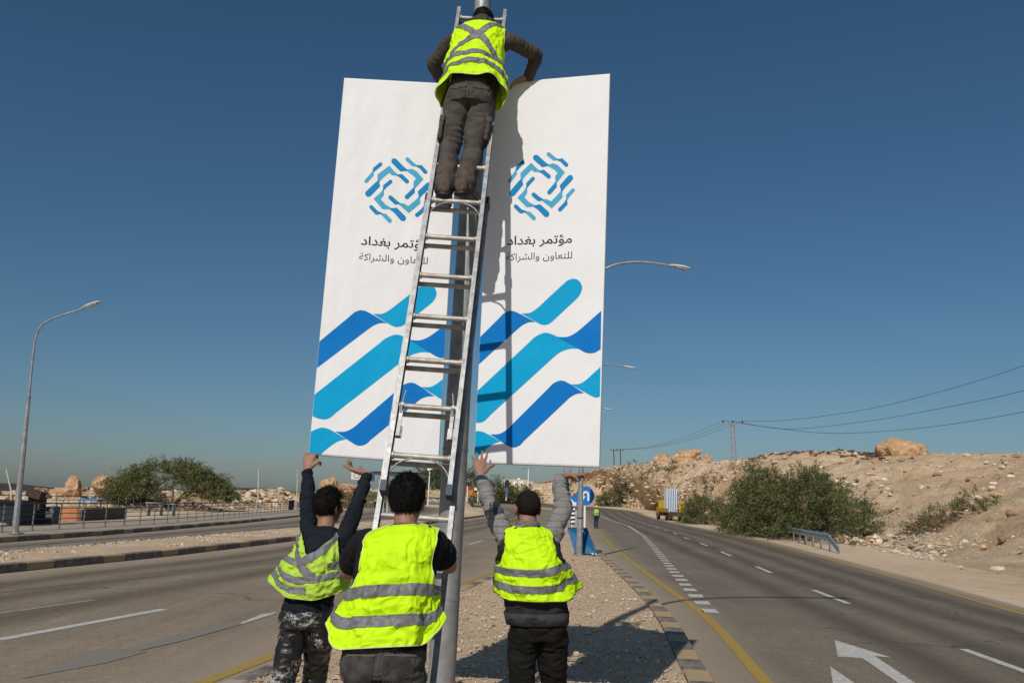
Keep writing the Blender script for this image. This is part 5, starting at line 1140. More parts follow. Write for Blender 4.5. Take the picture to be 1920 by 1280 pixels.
# rocky berm on the far left
rdg = [P(-500, 905, 130), P(-200, 918, 118), P(0, 930, 112), P(70, 926, 112), P(140, 919, 113), P(230, 924, 116), P(330, 922, 122), P(430, 917, 132), P(500, 921, 145), P(560, 926, 160), P(620, 924, 175), P(690, 936, 195), P(760, 939, 220), P(830, 940, 240)]
NI2, NJ3 = 300, 60
B2 = resample(rdg, NI2); A2 = np.array([(q[0]*(1-26/q[1]), q[1]-26, gz(q[0], q[1]-26)) for q in B2])
for _ in range(15): A2[1:-1] = .25*A2[:-2]+.5*A2[1:-1]+.25*A2[2:]; B2[1:-1] = .25*B2[:-2]+.5*B2[1:-1]+.25*B2[2:]
tt = np.linspace(0, 1.35, NJ3); pr = np.interp(tt, [0, .1, .3, .6, .9, 1.0, 1.35], [-.03, .08, .3, .65, .95, 1, .85])
H2 = A2[:, None]*(1-tt)[None, :, None]+B2[:, None]*tt[None, :, None]; H2[..., 2] = A2[:, None, 2]+(B2[:, None, 2]-A2[:, None, 2])*pr[None]
q = H2.reshape(-1, 3); nn = (.55*fbm(q*np.array([.12, .12, 0]), 3, 71)+.5*(.5-np.abs(fbm(q*np.array([.4, .4, 0]), 3, 73)))).reshape(NI2, NJ3); H2[..., 2] += nn*np.clip(tt*3, 0, 1)[None]*.8
F = [(i*NJ3+j, i*NJ3+j+1, (i+1)*NJ3+j+1, (i+1)*NJ3+j) for i in range(NI2-1) for j in range(NJ3-1)]
me = npmesh('rocky_berm', H2.reshape(-1, 3), F, HILL, True); me.flip_normals() if me.polygons[NJ3*5].normal.z < 0 else None
tag(link(bpy.data.objects.new('rocky_berm', me)), kind='structure')
pts = []; szs = []
for k in range(2600):
    i, j = rng.integers(0, NI2), rng.integers(2, int(NJ3*.75)); q = H2[i, j]; s = .10+.5*rng.random()**3; pts.append((q[0]+rng.normal()*.6, q[1]+rng.normal()*.6, q[2]+s*.2)); szs.append(s)
tag(link(bpy.data.objects.new('berm_stones', stones_mesh('berm_stones', pts, szs, ROCKM, .7, 19))), 'broken stones covering the low rocky berm behind the railings', 'stones', kind='stuff')
def px_rock(px, y0, y1, wpx, D, label, m, seed):
    t = P(px, y0, D); bz = P(px, y1, D).z; h = t.z-bz; wd = wpx/FPX*D; return boulder((t.x, D, (t.z+bz)/2), (wd/2, wd/2.2, h*.55), label, m, seed)
px_rock(142, 899, 945, 34, 104, 'upright reddish boulder on the berm left of the acacia', ROCK1, 31); px_rock(118, 915, 950, 60, 106, 'broad boulder at the foot of the upright reddish one', ROCK1, 32)
px_rock(78, 918, 950, 46, 100, 'dark brown boulder behind the far left lamp post', ROCK2, 33); px_rock(205, 897, 935, 55, 108, 'reddish boulder half hidden by the acacia crown', ROCK1, 34)
px_rock(48, 930, 958, 50, 98, 'low tan boulder at the left end of the berm', ROCK1, 36)
px_rock(622, 897, 936, 40, 165, 'rounded rock knoll behind the head of the left lifter', ROCK1, 35); px_rock(640, 908, 940, 90, 170, 'wide sandy outcrop under the rounded rock knoll', ROCK1, 37)
# distant low land on the horizon
b = MB()
DIST = mat('distant_scrub', (.050, .052, .045), .95, var=.3, vscale=.02)
V = []; N_ = 160
for i in range(N_):
    x = -2600+i*3400/(N_-1); yy = 1500; h = 3+5*math.sin(i*.21)+3*math.sin(i*.77+1)+3*random.random(); h *= 1.0 if x < -300 else .6
    V += [(x, yy, -1), (x, yy+40, h+3), (x, yy+300, h+6), (x, yy+600, -1)]
b.add(V, [(i*4+k, (i+1)*4+k, (i+1)*4+k+1, i*4+k+1) for i in range(N_-1) for k in range(3)]); tag(b.build('distant_land', DIST), kind='structure')

# ================================================================ PLANTS
LEAF = [mat('leaf_green', (.088, .115, .03), .8), mat('leaf_olive', (.17, .145, .065), .8), mat('leaf_dark', (.048, .065, .02), .8), mat('leaf_dry', (.22, .16, .09), .85)]
BARK = mat('bark', (.115, .085, .06), .95, var=.3, vscale=8)
def sprays(C, dirs, n_leaf, L, lw, rg, droop=.35, spread=.55):
    """leaf quads set along short arching twigs"""
    N = len(C); t = rg.uniform(0, 1, (N, n_leaf)); tl = rg.uniform(.5, 1.4, (N, 1))*L*5
    d = dirs[:, None, :]; p = C[:, None, :]+d*(t*tl)[..., None]; p[..., 2] -= droop*(t*tl)**2/np.maximum(tl, .01)*.6
    p = p+rg.normal(size=p.shape)*L*.45
    ax = d+rg.normal(size=p.shape)*spread; ax /= np.linalg.norm(ax, axis=-1, keepdims=True); sd = np.cross(ax, rg.normal(size=p.shape)); sd /= np.linalg.norm(sd, axis=-1, keepdims=True)+1e-9
    ln = L*rg.uniform(.6, 1.3, p.shape[:2])[..., None]; a = p-ax*ln*.5; c = p+ax*ln*.5; s = sd*lw*rg.uniform(.7, 1.3, p.shape[:2])[..., None]
    V = np.stack([a, p+s, c, p-s], 2).reshape(-1, 3); F = np.arange(len(V)).reshape(-1, 4); return V, F
def shrub(name, base, rx, ry, h, label, cat='shrub', yaw=0.0, n=700, nl=26, L=.12, lw=.018, seed=1, umbrella=False, group=None, mix_=(.4, .25, .25, .1), stems=9, low=.0):
    rg = np.random.default_rng(seed); base = Vector(base); root = empty(name, base); tag(root, label, cat, group)
    # clumps on a lumpy dome
    u = rg.normal(size=(n, 3)); u /= np.linalg.norm(u, axis=1)[:, None]; u[:, 2] = np.abs(u[:, 2])*(.9 if umbrella else 1.0)
    rad = rg.uniform(.35, 1.0, n)**.55; lump = 1+.28*fbm(u*2.3+seed, 3, seed)
    if umbrella:
        z = .52+.48*u[:, 2]*lump-.30*(u[:, 0]**2+u[:, 1]**2)*rad**2+rg.normal(size=n)*.035; rr = rad*lump
        C = np.stack([u[:, 0]*rx*rr*1.05, u[:, 1]*ry*rr*1.05, z*h*np.where(rad > .2, 1, .9)], 1)
    else:
        C = np.stack([u[:, 0]*rx*rad*lump, u[:, 1]*ry*rad*lump, low*h+u[:, 2]*h*(1-low)*rad*lump+rg.uniform(0, .06, n)*h], 1)
    keep = fbm(C/np.array([rx, ry, h])*2.6+seed*3, 3, seed+2) > -.42; C = C[keep]; u = u[keep]
    dirs = u*np.array([1, 1, .55])+rg.normal(size=u.shape)*.35; dirs[:, 2] += .05; dirs /= np.linalg.norm(dirs, axis=1)[:, None]
    ca, sa = math.cos(yaw), math.sin(yaw); RM = np.array([[ca, -sa, 0], [sa, ca, 0], [0, 0, 1]]); C = C@RM.T; dirs = dirs@RM.T
    V, F = sprays(C, dirs, nl, L, lw, rg); V[:, 2] = np.maximum(V[:, 2], .02)
    ck = rg.choice(4, size=len(C), p=mix_); mi = np.where(rg.random(len(F)) < .75, np.repeat(ck, nl), rg.choice(4, size=len(F), p=mix_))
    link(bpy.data.objects.new('foliage', npmesh('foliage', V, F, LEAF, False, mi)), root)
    b = MB(); ks = rg.choice(len(C), min(len(C), stems*7), replace=False)
    for i in range(stems):
        a = rg.uniform(0, 6.28); s0 = Vector((math.cos(a)*rx*(.04 if umbrella else .25)*rg.random(), math.sin(a)*ry*(.04 if umbrella else .25)*rg.random(), 0)); tg = Vector(C[ks[i]])*.75; mid = s0.lerp(tg, .45)+Vector((0, 0, h*(.22 if umbrella else .12))); r0 = (.055 if umbrella else .028)*h**.5
        path = [s0, s0.lerp(mid, .5)+Vector(rg.normal(size=3))*.04*h, mid, mid.lerp(tg, .6), tg]; b.tube(path, [r0, r0*.8, r0*.6, r0*.4, r0*.2], 6)
        for j in range(6):
            e = Vector(C[ks[stems+(i*6+j) % (len(ks)-stems)]]); o = path[2].lerp(path[4], .2+.6*rg.random())
            if (e-o).length < .75*max(rx, ry): b.tube([o, o.lerp(e, .5)+Vector(rg.normal(size=3))*.03*h, e], [r0*.35, r0*.22, r0*.08], 5)
    me = b.mesh('stems', BARK); link(bpy.data.objects.new('stems', me), root); return root
shrub('desert_shrub', (19.6, 60, -.05), 4.0, 13.2, 4.25, 'largest dark green shrub behind the crash barrier', yaw=-.12, n=3300, nl=36, L=.17, lw=.026, seed=3, stems=26, group='shrubs along the right verge', mix_=(.40, .30, .24, .06))
shrub('desert_shrub', (22.3, 98, -.02), 2.6, 5.5, 3.0, 'low green shrub between the yellow truck and the largest shrub', yaw=-.1, n=700, nl=30, L=.2, lw=.035, seed=4, group='shrubs along the right verge', mix_=(.4, .28, .27, .05))
q = hill_px(1762, 990); shrub('desert_shrub', q-Vector((0, 0, .3)), 1.7, 1.5, 1.2, 'scrubby olive bush alone on the right slope', n=230, nl=24, L=.14, lw=.022, seed=6, mix_=(.15, .5, .05, .3))
q = hill_px(1828, 955); shrub('desert_shrub', q-Vector((0, 0, .2)), 1.1, 1.0, .9, 'smaller bush up the slope right of the olive bush', n=130, nl=24, L=.14, lw=.022, seed=7, mix_=(.4, .35, .15, .1))
q = hill_px(1145, 948); shrub('desert_shrub', q-Vector((0, 0, .3)), 4.0, 4.0, 3.4, 'green bush beside the walking worker at the hill foot', n=380, nl=26, L=.3, lw=.055, seed=8, mix_=(.35, .35, .2, .1))
q = hill_px(1172, 930); shrub('desert_shrub', q-Vector((0, 0, .3)), 3.6, 3.4, 2.9, 'olive bush under the twin wooden power poles', n=320, nl=26, L=.3, lw=.055, seed=9, mix_=(.3, .45, .1, .15))
TUFT = ['widest grey-green tuft above the olive bush', 'tuft right of the widest one on the far slope', 'tuft below the flat skyline boulder', 'tuft highest up the slope near the power poles', 'tuft on the bank above the low roadside shrub', 'small tuft just below the widest one', 'tuft below the pylon on the hill']
k = 0
for px, py, s in ((1205, 888, 1.7), (1232, 882, 1.0), (1262, 878, .9), (1195, 876, 1.5), (1340, 905, .9), (1205, 898, .8), (1400, 880, 1.1)):
    q = hill_px(px, py); shrub('dry_tuft', q-Vector((0, 0, .25)), 2.2*s, 2*s, 1.1*s, TUFT[k], 'tuft', n=70, nl=16, L=.25, lw=.05, seed=20+k, stems=4, group='dry tufts on the far slope', mix_=(.15, .5, .05, .3)); k += 1
q = G(322, 957); shrub('acacia_tree', (P(322, 930, 96).x, 96, .05), 6.9, 6.0, 4.9, 'wide umbrella-shaped acacia behind the left railings', 'tree', n=1700, nl=30, L=.26, lw=.040, seed=11, umbrella=True, stems=10, mix_=(.42, .30, .22, .06))
shrub('desert_shrub', (P(240, 940, 99).x, 99, .05), 2.4, 2.4, 2.2, 'bushy green growth under the left half of the acacia', n=420, nl=26, L=.24, lw=.04, seed=12, mix_=(.45, .2, .3, .05))
shrub('desert_shrub', (P(686, 930, 150).x, 150, gz(-27, 150)), 5.0, 4, 2.6, 'brownish bushes beside the bus shelter', n=300, nl=22, L=.3, lw=.055, seed=13, mix_=(.2, .4, .1, .3))
shrub('desert_shrub', (P(928, 935, 205).x, 208, rise(205)), 5.2, 4, 5.0, 'dark green bush left of the traffic signal', n=320, nl=24, L=.4, lw=.08, seed=14, mix_=(.5, .1, .4, 0))
shrub('desert_shrub', (P(968, 935, 212).x, 214, rise(212)), 5.6, 4, 3.2, 'dark green bush right of the traffic signal', n=320, nl=24, L=.4, lw=.08, seed=15, mix_=(.45, .2, .35, 0))
for k, (px, D, hh) in enumerate(((803, 300, 9), (822, 305, 8), (870, 290, 9))):
    shrub('roadside_tree', (P(px, 930, D).x, D, rise(D)-.5), 6, 6, hh, ('dark tree in the distance left of the ladder', 'dark distant tree seen through the ladder', 'dark distant tree above the orange taxi')[k], 'tree', n=260, nl=20, L=.6, lw=.12, seed=40+k, mix_=(.4, 0, .6, 0), low=.12)

# ================================================================ ROADSIDE THINGS
# crash barrier
cb = empty('crash_barrier', (15, 45, 0)); tag(cb, 'short galvanised crash barrier with a sloping end beside the large shrub', 'barrier')
g0, g1 = Vector((17.3, 54, 0)), Vector((14.55, 39.5, 0)); g2 = Vector((14.2, 37.3, 0)); wv = [(-.155, 0), (-.11, .04), (-.06, .04), (-.02, 0), (.02, 0), (.06, .04), (.11, .04), (.155, 0)]
pth = [g0+Z_*.62, g0.lerp(g1, .5)+Z_*.62, g1+Z_*.62, g2+Z_*.10]; V = []; nr = Vector((-1, .19, 0)).normalized()
for p in pth: V += [p+Z_*a+nr*o for a, o in wv]
b = MB(); n = len(wv); b.add(V, [(i*n+k, i*n+k+1, (i+1)*n+k+1, (i+1)*n+k) for i in range(len(pth)-1) for k in range(n-1)]); o = b.build('beam', mat('barrier_steel', (.33, .38, .42), .45, .4, var=.15), cb); o.modifiers.new('t', 'SOLIDIFY').thickness = .012
for k in range(6):
    p = g0.lerp(g1, .15+.165*k)+Vector((.12, 0, 0)); b = MB(); b.box(p+Z_*.36, (.07, .13, .72)); b.build('post', GALV, cb)
# round U-turn sign with its post, right behind the second lamp post
us = empty('road_sign', (2.75, 30.2, .1)); tag(us, 'round blue sign with a white U-turn arrow on the median', 'road sign')
c = P(1097, 929, 30.2)
def disc(b, c, r, n=40, y=0.0, th=.006):
    V = [(c.x+r*math.cos(2*math.pi*k/n), c.y+y, c.z+r*math.sin(2*math.pi*k/n)) for k in range(n)]; W = [(p[0], p[1]+th, p[2]) for p in V]
    b.add(V+W, [tuple(range(n)), tuple(range(2*n-1, n-1, -1))]+[(k, k+n, (k+1) % n+n, (k+1) % n) for k in range(n)])
SR = 35/2/FPX*30
b = MB(); disc(b, c, SR); b.build('disc', BLUEP, us)
def strip2d(path, wd):
    Lp = []; Rp = []
    for i, p in enumerate(path):
        a = Vector(path[max(i-1, 0)]); d = Vector(path[min(i+1, len(path)-1)]); t = (d-a).normalized(); nn = Vector((-t.y, t.x))*wd/2; Lp.append(Vector(p)+nn); Rp.append(Vector(p)-nn)
    return Lp+Rp[::-1]
pa = [(.34, -.52), (.34, .12)]+[(.06+.28*math.cos(a), .12+.28*math.sin(a)) for a in np.linspace(.2, math.pi-.1, 12)]+[(-.22, .05), (-.22, -.05)]
path = [(x*SR, z*SR) for x, z in pa]; n = len(path); ol = strip2d(path, .20*SR)
b = MB(); V = [(c.x+p.x, c.y-.004, c.z+p.y) for p in ol]; m_ = len(V); b.add(V, [(i, i+1, m_-2-i, m_-1-i) for i in range(n-1)]); b.build('arrow_shaft', WHITEP, us)
b = MB(); b.add([(c.x+x*SR, c.y-.004, c.z+z*SR) for x, z in ((-.50, -.04), (.06, -.04), (-.22, -.44))], [(0, 1, 2)]); b.build('arrow_head', WHITEP, us)
b = MB(); b.tube([(c.x, 30.24, .1), (c.x, 30.24, c.z+.3)], .04, 10); b.build('post', WHITEP, us)
# board leaning at the foot of the lamp post
bd = empty('leaning_board', (2.5, 29.2, .12)); tag(bd, 'blue board with white ribbons leaning at the foot of the second lamp post', 'board')
q = [P(1064, 989, 29.4), P(1101, 990, 29.4), P(1120, 1040, 28.7), P(1077, 1034, 28.9)]
for a_ in q[2:]: a_.z = max(a_.z, .15)
BRD = mat('board_blue', (.003, .085, .20), .5, var=.2, vscale=3); b = MB(); off = Vector((.0, .05, .02)); b.add(q+[p+off for p in q], [(0, 1, 2, 3), (7, 6, 5, 4), (0, 4, 5, 1), (1, 5, 6, 2), (2, 6, 7, 3), (3, 7, 4, 0)]); b.build('panel', BRD, bd)
def bq(u, v, o=-.006): p = q[0].lerp(q[1], u).lerp(q[3].lerp(q[2], u), v); return p+Vector((0, o, 0))
for u0, u1, wd in ((.50, .82, .07), (.68, .97, .05)):
    b = MB(); V = []
    for k in range(13):
        v = k/12; u = u0+(u1-u0)*v+.035*math.sin(v*6.28); V += [bq(u-wd*(.4+.6*math.sin(v*3.14)), v), bq(u+wd*(.4+.6*math.sin(v*3.14)), v)]
    b.add(V, [(2*k, 2*k+1, 2*k+3, 2*k+2) for k in range(12)]); b.build('white_ribbon', WHITEP, bd)
b = MB(); V = [bq(.24+.05*math.sin(v*9), .3+.4*v) for v in np.linspace(0, 1, 9)]+[bq(.30+.05*math.sin(v*9), .3+.4*v) for v in np.linspace(1, 0, 9)]; b.add(V, [(i, i+1, 16-i, 17-i) for i in range(8)]); b.build('pale_emblem', mat('board_pale', (.08, .26, .42), .6), bd)
# keep-side sign and chevron plate further down the median
ks_ = empty('road_sign', (5.0, 52, .1)); tag(ks_, 'small round blue arrow sign above a black and white striped plate', 'road sign')
c = P(1073, 940, 52); b = MB(); disc(b, c, .36, 28); b.build('disc', BLUEP, ks_)
b = MB(); b.add([(c.x+x, c.y-.01, c.z+z) for x, z in ((-.22, .12), (-.12, .22), (.16, -.06), (.24, .02), (.24, -.24), (-.02, -.24), (.06, -.16))], [(0, 1, 2, 6), (2, 3, 4), (2, 4, 6), (6, 4, 5)]); b.build('arrow', WHITEP, ks_)
b = MB(); b.tube([(c.x, 52.06, .1), (c.x, 52.06, c.z+.3)], .045, 8); b.build('post', WHITEP, ks_)
b = MB(); b.box((c.x, 52, c.z-.85), (.34, .02, .95)); b.build('striped_plate', BLACKP, ks_)
for k in range(4):
    b = MB(); z0 = c.z-1.25+k*.24; b.add([(c.x-.17, 51.985, z0), (c.x+.17, 51.985, z0-.08+.12), (c.x+.17, 51.985, z0+.16), (c.x-.17, 51.985, z0+.12)], [(0, 1, 2, 3)]); b.build('white_stripe', WHITEP, ks_)

# truck
tk = empty('flatbed_truck', (21.6, 116, rise(116)), R(4)); tag(tk, 'yellow flatbed truck carrying upright banners on the right verge', 'truck')
YT = mat('truck_yellow', (.50, .29, .025), .5, var=.15, vscale=2); DKR = mat('truck_bed', (.06, .035, .028), .7); TYRE = mat('tyre', (.012, .012, .012), .9); GLS = mat('dark_glass', (.02, .025, .03), .1, spec=.6)
def lp(name, b, m, parent): return link(bpy.data.objects.new(name, b.mesh(name, m)), parent)
b = MB(); prof = [(-1.0, .75), (-1.0, 2.3), (-.75, 2.6), (.35, 2.6), (.75, 1.8), (.95, 1.6), (.95, .55), (-.2, .55)]
V = [(x, y+2.6, z) for x in (-1.0, 1.0) for y, z in prof]; n = len(prof); b.add(V, [tuple(range(n)), tuple(range(2*n-1, n-1, -1))]+[(k, k+n, (k+1) % n+n, (k+1) % n) for k in range(n)]); cabo = lp('cab', b, YT, tk)
for s_ in (-1, 1):
    b = MB(); b.box((s_*1.003, 2.75, 2.0), (.01, .8, .6)); lp('side_window', b, GLS, cabo)
    b = MB(); b.box((s_*1.22, 3.1, 1.9), (.16, .1, .4)); b.box((s_*1.1, 3.1, 2.0), (.22, .04, .04)); lp('mirror', b, BLACKP, tk)
b = MB(); b.box((0, 1.595, 2.1), (1.5, .01, .5)); lp('rear_window', b, GLS, cabo)
b = MB(); b.box((0, -.9, .98), (2.2, 4.9, .16)); b.box((0, -.9, .8), (.8, 4.9, .2)); b.box((0, -3.37, .75), (2.2, .06, .4)); lp('bed', b, DKR, tk)
for nm, cc, dd in (('side_board', (-1.07, -.9, 1.3), (.05, 4.9, .5)), ('side_board', (1.07, -.9, 1.3), (.05, 4.9, .5)), ('head_board', (0, 1.5, 1.75), (2.2, .06, 1.4)), ('tail_board', (.72, -3.3, 1.75), (.7, .05, 1.4))):
    b = MB(); b.box(cc, dd); lp(nm, b, YT, tk)
for k in range(3): b = MB(); b.box((.72, -3.34, 1.3+k*.4), (.66, .03, .06)); lp('tail_rib', b, YT, tk)
for s_ in (-1, 1):
    for yy in (2.6, -2.0):
        b = MB(); b.tube([(s_*.72, yy, .45), (s_*1.02, yy, .45)], .45, 18); wh = lp('wheel', b, TYRE, tk)
        b = MB(); b.tube([(s_*1.0, yy, .45), (s_*1.035, yy, .45)], .22, 12); lp('rim', b, GALV, wh)
    b = MB(); b.box((s_*.85, -3.42, .8), (.22, .04, .1)); lp('tail_light', b, mat('tail_red', (.3, .01, .01), .4), tk)
Mt = Matrix.Translation(tk.location)@Matrix.Rotation(R(4), 4, 'Z')
STB = mat('banner_edge_blue', (.02, .12, .35), .6)
for k in range(6):
    x = -.80+k*.25; o = empty('banner_board', (Mt@Vector((x, -1.2, 1.07)))[:], R(4)); tag(o, ('first', 'second', 'third', 'fourth', 'fifth', 'last')[k]+' from the left of the white banners standing on the truck', 'banner', 'banners stacked on the truck')
    b = MB(); b.box((0, 0, 1.5), (.12, 1.6, 2.9+.06*(k % 2))); lp('fabric', b, WHITEP, o)
    b = MB(); b.box((.11, -.02, 1.45), (.10, 1.6, 2.8)); lp('blue_edge', b, STB, o)

# railings on the left
RAILM = mat('railing_grey', (.17, .175, .175), .5, .3); RAILD = mat('railing_dark', (.075, .075, .078), .5, .3)
def railing(path, label, spacing, h, rails, zb, m_post, m_rail, group=None):
    path = resample([(x, y, rise(y)+zb) for x, y in path], 400); d = np.r_[0, np.cumsum(np.linalg.norm(np.diff(path, axis=0), axis=1))]
    root = empty('railing', path[0]); tag(root, label, 'railing', group)
    b = MB(); b.box((0, 0, h/2), (.05, .035, h)); b.box((0, 0, .01), (.12, .12, .02)); pm = b.mesh('post', m_post)
    for s in np.arange(0, d[-1], spacing):
        p = [np.interp(s, d, path[:, k]) for k in range(3)]; o = bpy.data.objects.new('post', pm); link(o, root); o.location = Vector(p)-root.location
    for k, (z, r) in enumerate(rails):
        b = MB(); b.tube([Vector(p)+Z_*z for p in path[::10]]+[Vector(path[-1])+Z_*z], r, 6); b.build('rail' if k else 'top_rail', m_rail, root)
rl1 = [(-20.2, 22), (-19.6, 30), (-19.2, 38), (-19.0, 43), (-19.2, 50), (-19.9, 58), (-21.5, 72), (-24.0, 95), (-27, 120)]
railing(rl1, 'nearer grey pedestrian railing along the left pavement', 1.95, 1.1, [(1.08, .032), (.88, .018), (.66, .018), (.44, .018), (.22, .018)], .17, RAILM, RAILD)
rl2 = [(-37.5, 50), (-37.6, 69), (-38.5, 84), (-40.7, 105), (-46, 130), (-50, 150)]
railing(rl2, 'farther railing in front of the rocks and the acacia', 2.3, 1.35, [(1.33, .04), (1.0, .024), (.72, .024), (.45, .024)], .05, RAILM, RAILD)
# low wall with an orange end
wl = empty('low_wall', (-27, 55, 0)); tag(wl, 'low brown wall with an orange painted end behind the railing', 'wall')
a0, a1, a2 = P(111, 984, 52), P(146, 985, 50), P(231, 979, 58)
for nm, u, v, m_, hh in (('orange_face', a0, a1, mat('orange_paint', (.45, .19, .09), .7, var=.12, vscale=3), .86), ('brown_wall', a1, a2, mat('brown_wall', (.115, .085, .055), .85, var=.2, vscale=2), .72)):
    u = Vector((u.x, u.y, .05)); v = Vector((v.x, v.y, .05)); b = MB(); b.beam(u+Z_*hh/2, v+Z_*hh/2, .3, hh); b.build(nm, m_, wl)
    if nm == 'brown_wall': b = MB(); b.beam(u+Z_*(hh+.03), v+Z_*(hh+.03), .4, .06); b.build('coping', mat('wall_coping', (.36, .30, .24), .9), wl)
    else: b = MB(); b.beam(u+Z_*hh/2+Vector((-.55, .03, 0)), u+Z_*hh/2+Vector((-.17, .01, 0)), .32, hh*.98); b.build('grey_pier', mat('grey_pier', (.13, .12, .11), .85, var=.2), wl)
# bins, boxes and a stall at the far left
def bin_(px, py, D, label, s=1.0):
    q = P(px, py, D); r = empty('litter_bin', (q.x, D, .17+rise(D))); tag(r, label, 'litter bin', 'dark litter bins on posts')
    b = MB(); b.lathe((0, 0, .30*s), [(.19*s, 0), (.22*s, .02), (.25*s, .75*s), (.27*s, .76*s), (.27*s, .84*s), (.22*s, .85*s)], 14); link(bpy.data.objects.new('bucket', b.mesh('bucket', BLACKP)), r)
    for k in (-1, 1): b = MB(); b.box((k*.28*s, 0, .55*s), (.04, .05, 1.1*s)); link(bpy.data.objects.new('post', b.mesh('post', GALV_D)), r)
bin_(545, 962, 90, 'dark litter bin on the left pavement beyond the railing', 1.15); bin_(705, 950, 118, 'dark litter bin near the bus shelter', 1.1)
cr = empty('waste_container', (P(15, 1000, 40).x, 40, .17)); tag(cr, 'dark blue waste container at the left edge of the picture', 'container')
b = MB(); b.add([(x*wd, y*dp, z) for z, wd, dp in ((.12, .55, .4), (1.05, .68, .5)) for x, y in ((-1, -1), (1, -1), (1, 1), (-1, 1))], [(3, 2, 1, 0), (4, 5, 6, 7), (0, 1, 5, 4), (1, 2, 6, 5), (2, 3, 7, 6), (3, 0, 4, 7)]); lp('tub', b, mat('bin_blue', (.02, .028, .04), .6, var=.2), cr)
b = MB(); b.box((0, 0, 1.09), (1.42, 1.06, .08)); b.box((0, -.56, 1.0), (1.2, .06, .06)); lp('lid', b, BLACKP, cr)
for sx in (-.5, .5): b = MB(); b.tube([(sx-.03, -.3, .08), (sx+.03, -.3, .08)], .08, 10); lp('castor', b, TYRE, cr)
kx = empty('market_crate', (P(36, 1000, 41).x, 41, .17)); tag(kx, 'grey slatted crate behind the far left lamp post', 'crate')
b = MB(); b.box((0, 0, .55), (1.0, .7, 1.06)); lp('box', b, mat('crate_core', (.07, .07, .065), .9), kx)
for k in range(5): b = MB(); b.box((0, -.36, .12+k*.22), (1.04, .03, .18)); lp('slat', b, mat('crate_slat', (.17, .175, .165), .85, var=.2), kx)
cb2 = empty('wooden_cabinet', (P(60, 1000, 42).x, 42, .17)); tag(cb2, 'dark brown wooden cabinet right of the far left lamp post', 'cabinet')
CAB = mat('cabinet_brown', (.065, .038, .025), .8, var=.25, vscale=3); b = MB(); b.box((0, .1, .65), (.62, .55, 1.3)); lp('carcass', b, CAB, cb2)
b = MB(); b.box((.05, -.2, 1.42), (.72, .5, .35), Matrix.Rotation(.25, 3, 'Y')); lp('raised_lid', b, CAB, cb2)
for s_ in (-.15, .15): b = MB(); b.box((s_, -.19, .6), (.28, .02, 1.0)); lp('door', b, mat('cabinet_door', (.085, .05, .032), .8, var=.2), cb2)
ct = empty('display_counter', (P(84, 1000, 42.5).x, 42.5, .17)); tag(ct, 'dark counter with pale patterned front and white top', 'counter')
b = MB(); b.box((0, 0, .42), (.9, .6, .84)); lp('body', b, mat('counter_front', (.028, .03, .032), .7, col2=(.16, .18, .18), vscale=4), ct); b = MB(); b.box((.0, 0, 1.0), (1.0, .7, .07)); b.box((.4, 0, .9), (.06, .06, .2)); b.box((-.4, 0, .9), (.06, .06, .2)); lp('white_top', b, WHITEP, ct)
st = empty('market_stall', (P(168, 950, 66).x, 66, .05)); tag(st, 'small stall with a bright blue top by the acacia', 'stall')
b = MB(); b.box((0, 0, 1.12), (1.5, .9, .16)); lp('blue_top', b, mat('stall_blue', (.02, .20, .42), .6, var=.1), st)
for sx in (-.65, .65):
    for sy in (-.35, .35): b = MB(); b.box((sx, sy, .54), (.07, .07, 1.08)); lp('leg', b, GALV_D, st)
b = MB(); b.box((.1, 0, .55), (1.2, .8, .05)); b.box((.1, 0, .62), (.9, .6, .1)); lp('shelf', b, mat('stall_goods', (.28, .18, .10), .9, var=.3), st)
tb = empty('table', (P(303, 948, 70).x, 70, .05)); tag(tb, 'white-topped table under the acacia', 'table')
b = MB(); b.box((0, 0, .98), (2.3, .9, .08)); lp('top', b, WHITEP, tb)
for sx in (-1, 0, 1): b = MB(); b.box((sx, 0, .47), (.08, .6, .94)); lp('leg', b, GALV_D, tb)
# slender pale poles
for px, y0, y1, D, r, lb in ((483, 877, 948, 92, .09, 'slim pale pole right of the acacia'), (556, 880, 940, 105, .085, 'slim pale pole beside the left arm of the left lifter'), (19, 880, 960, 62, .07, 'bent pale stick pole at the far left edge')):
    t = P(px+2, y0, D); bs = P(px, y1, D); o = empty('pale_pole', (bs.x, D, .03)); tag(o, lb, 'pole')
    b = MB(); pp = [Vector((bs.x, D, .03)), Vector(((bs.x*2+t.x)/3+.02, D, t.z*.5)), t+(Vector((-.35, 0, 0)) if px == 19 else Vector())]; b.tube(pp, [r, r*.9, r*.6], 8); b.build('shaft', WOODP, o); b = MB(); b.lathe((bs.x, D, .03), [(r*2.2, 0), (r*2.2, .06), (r*1.2, .12)], 10); b.build('footing', K_CON, o)
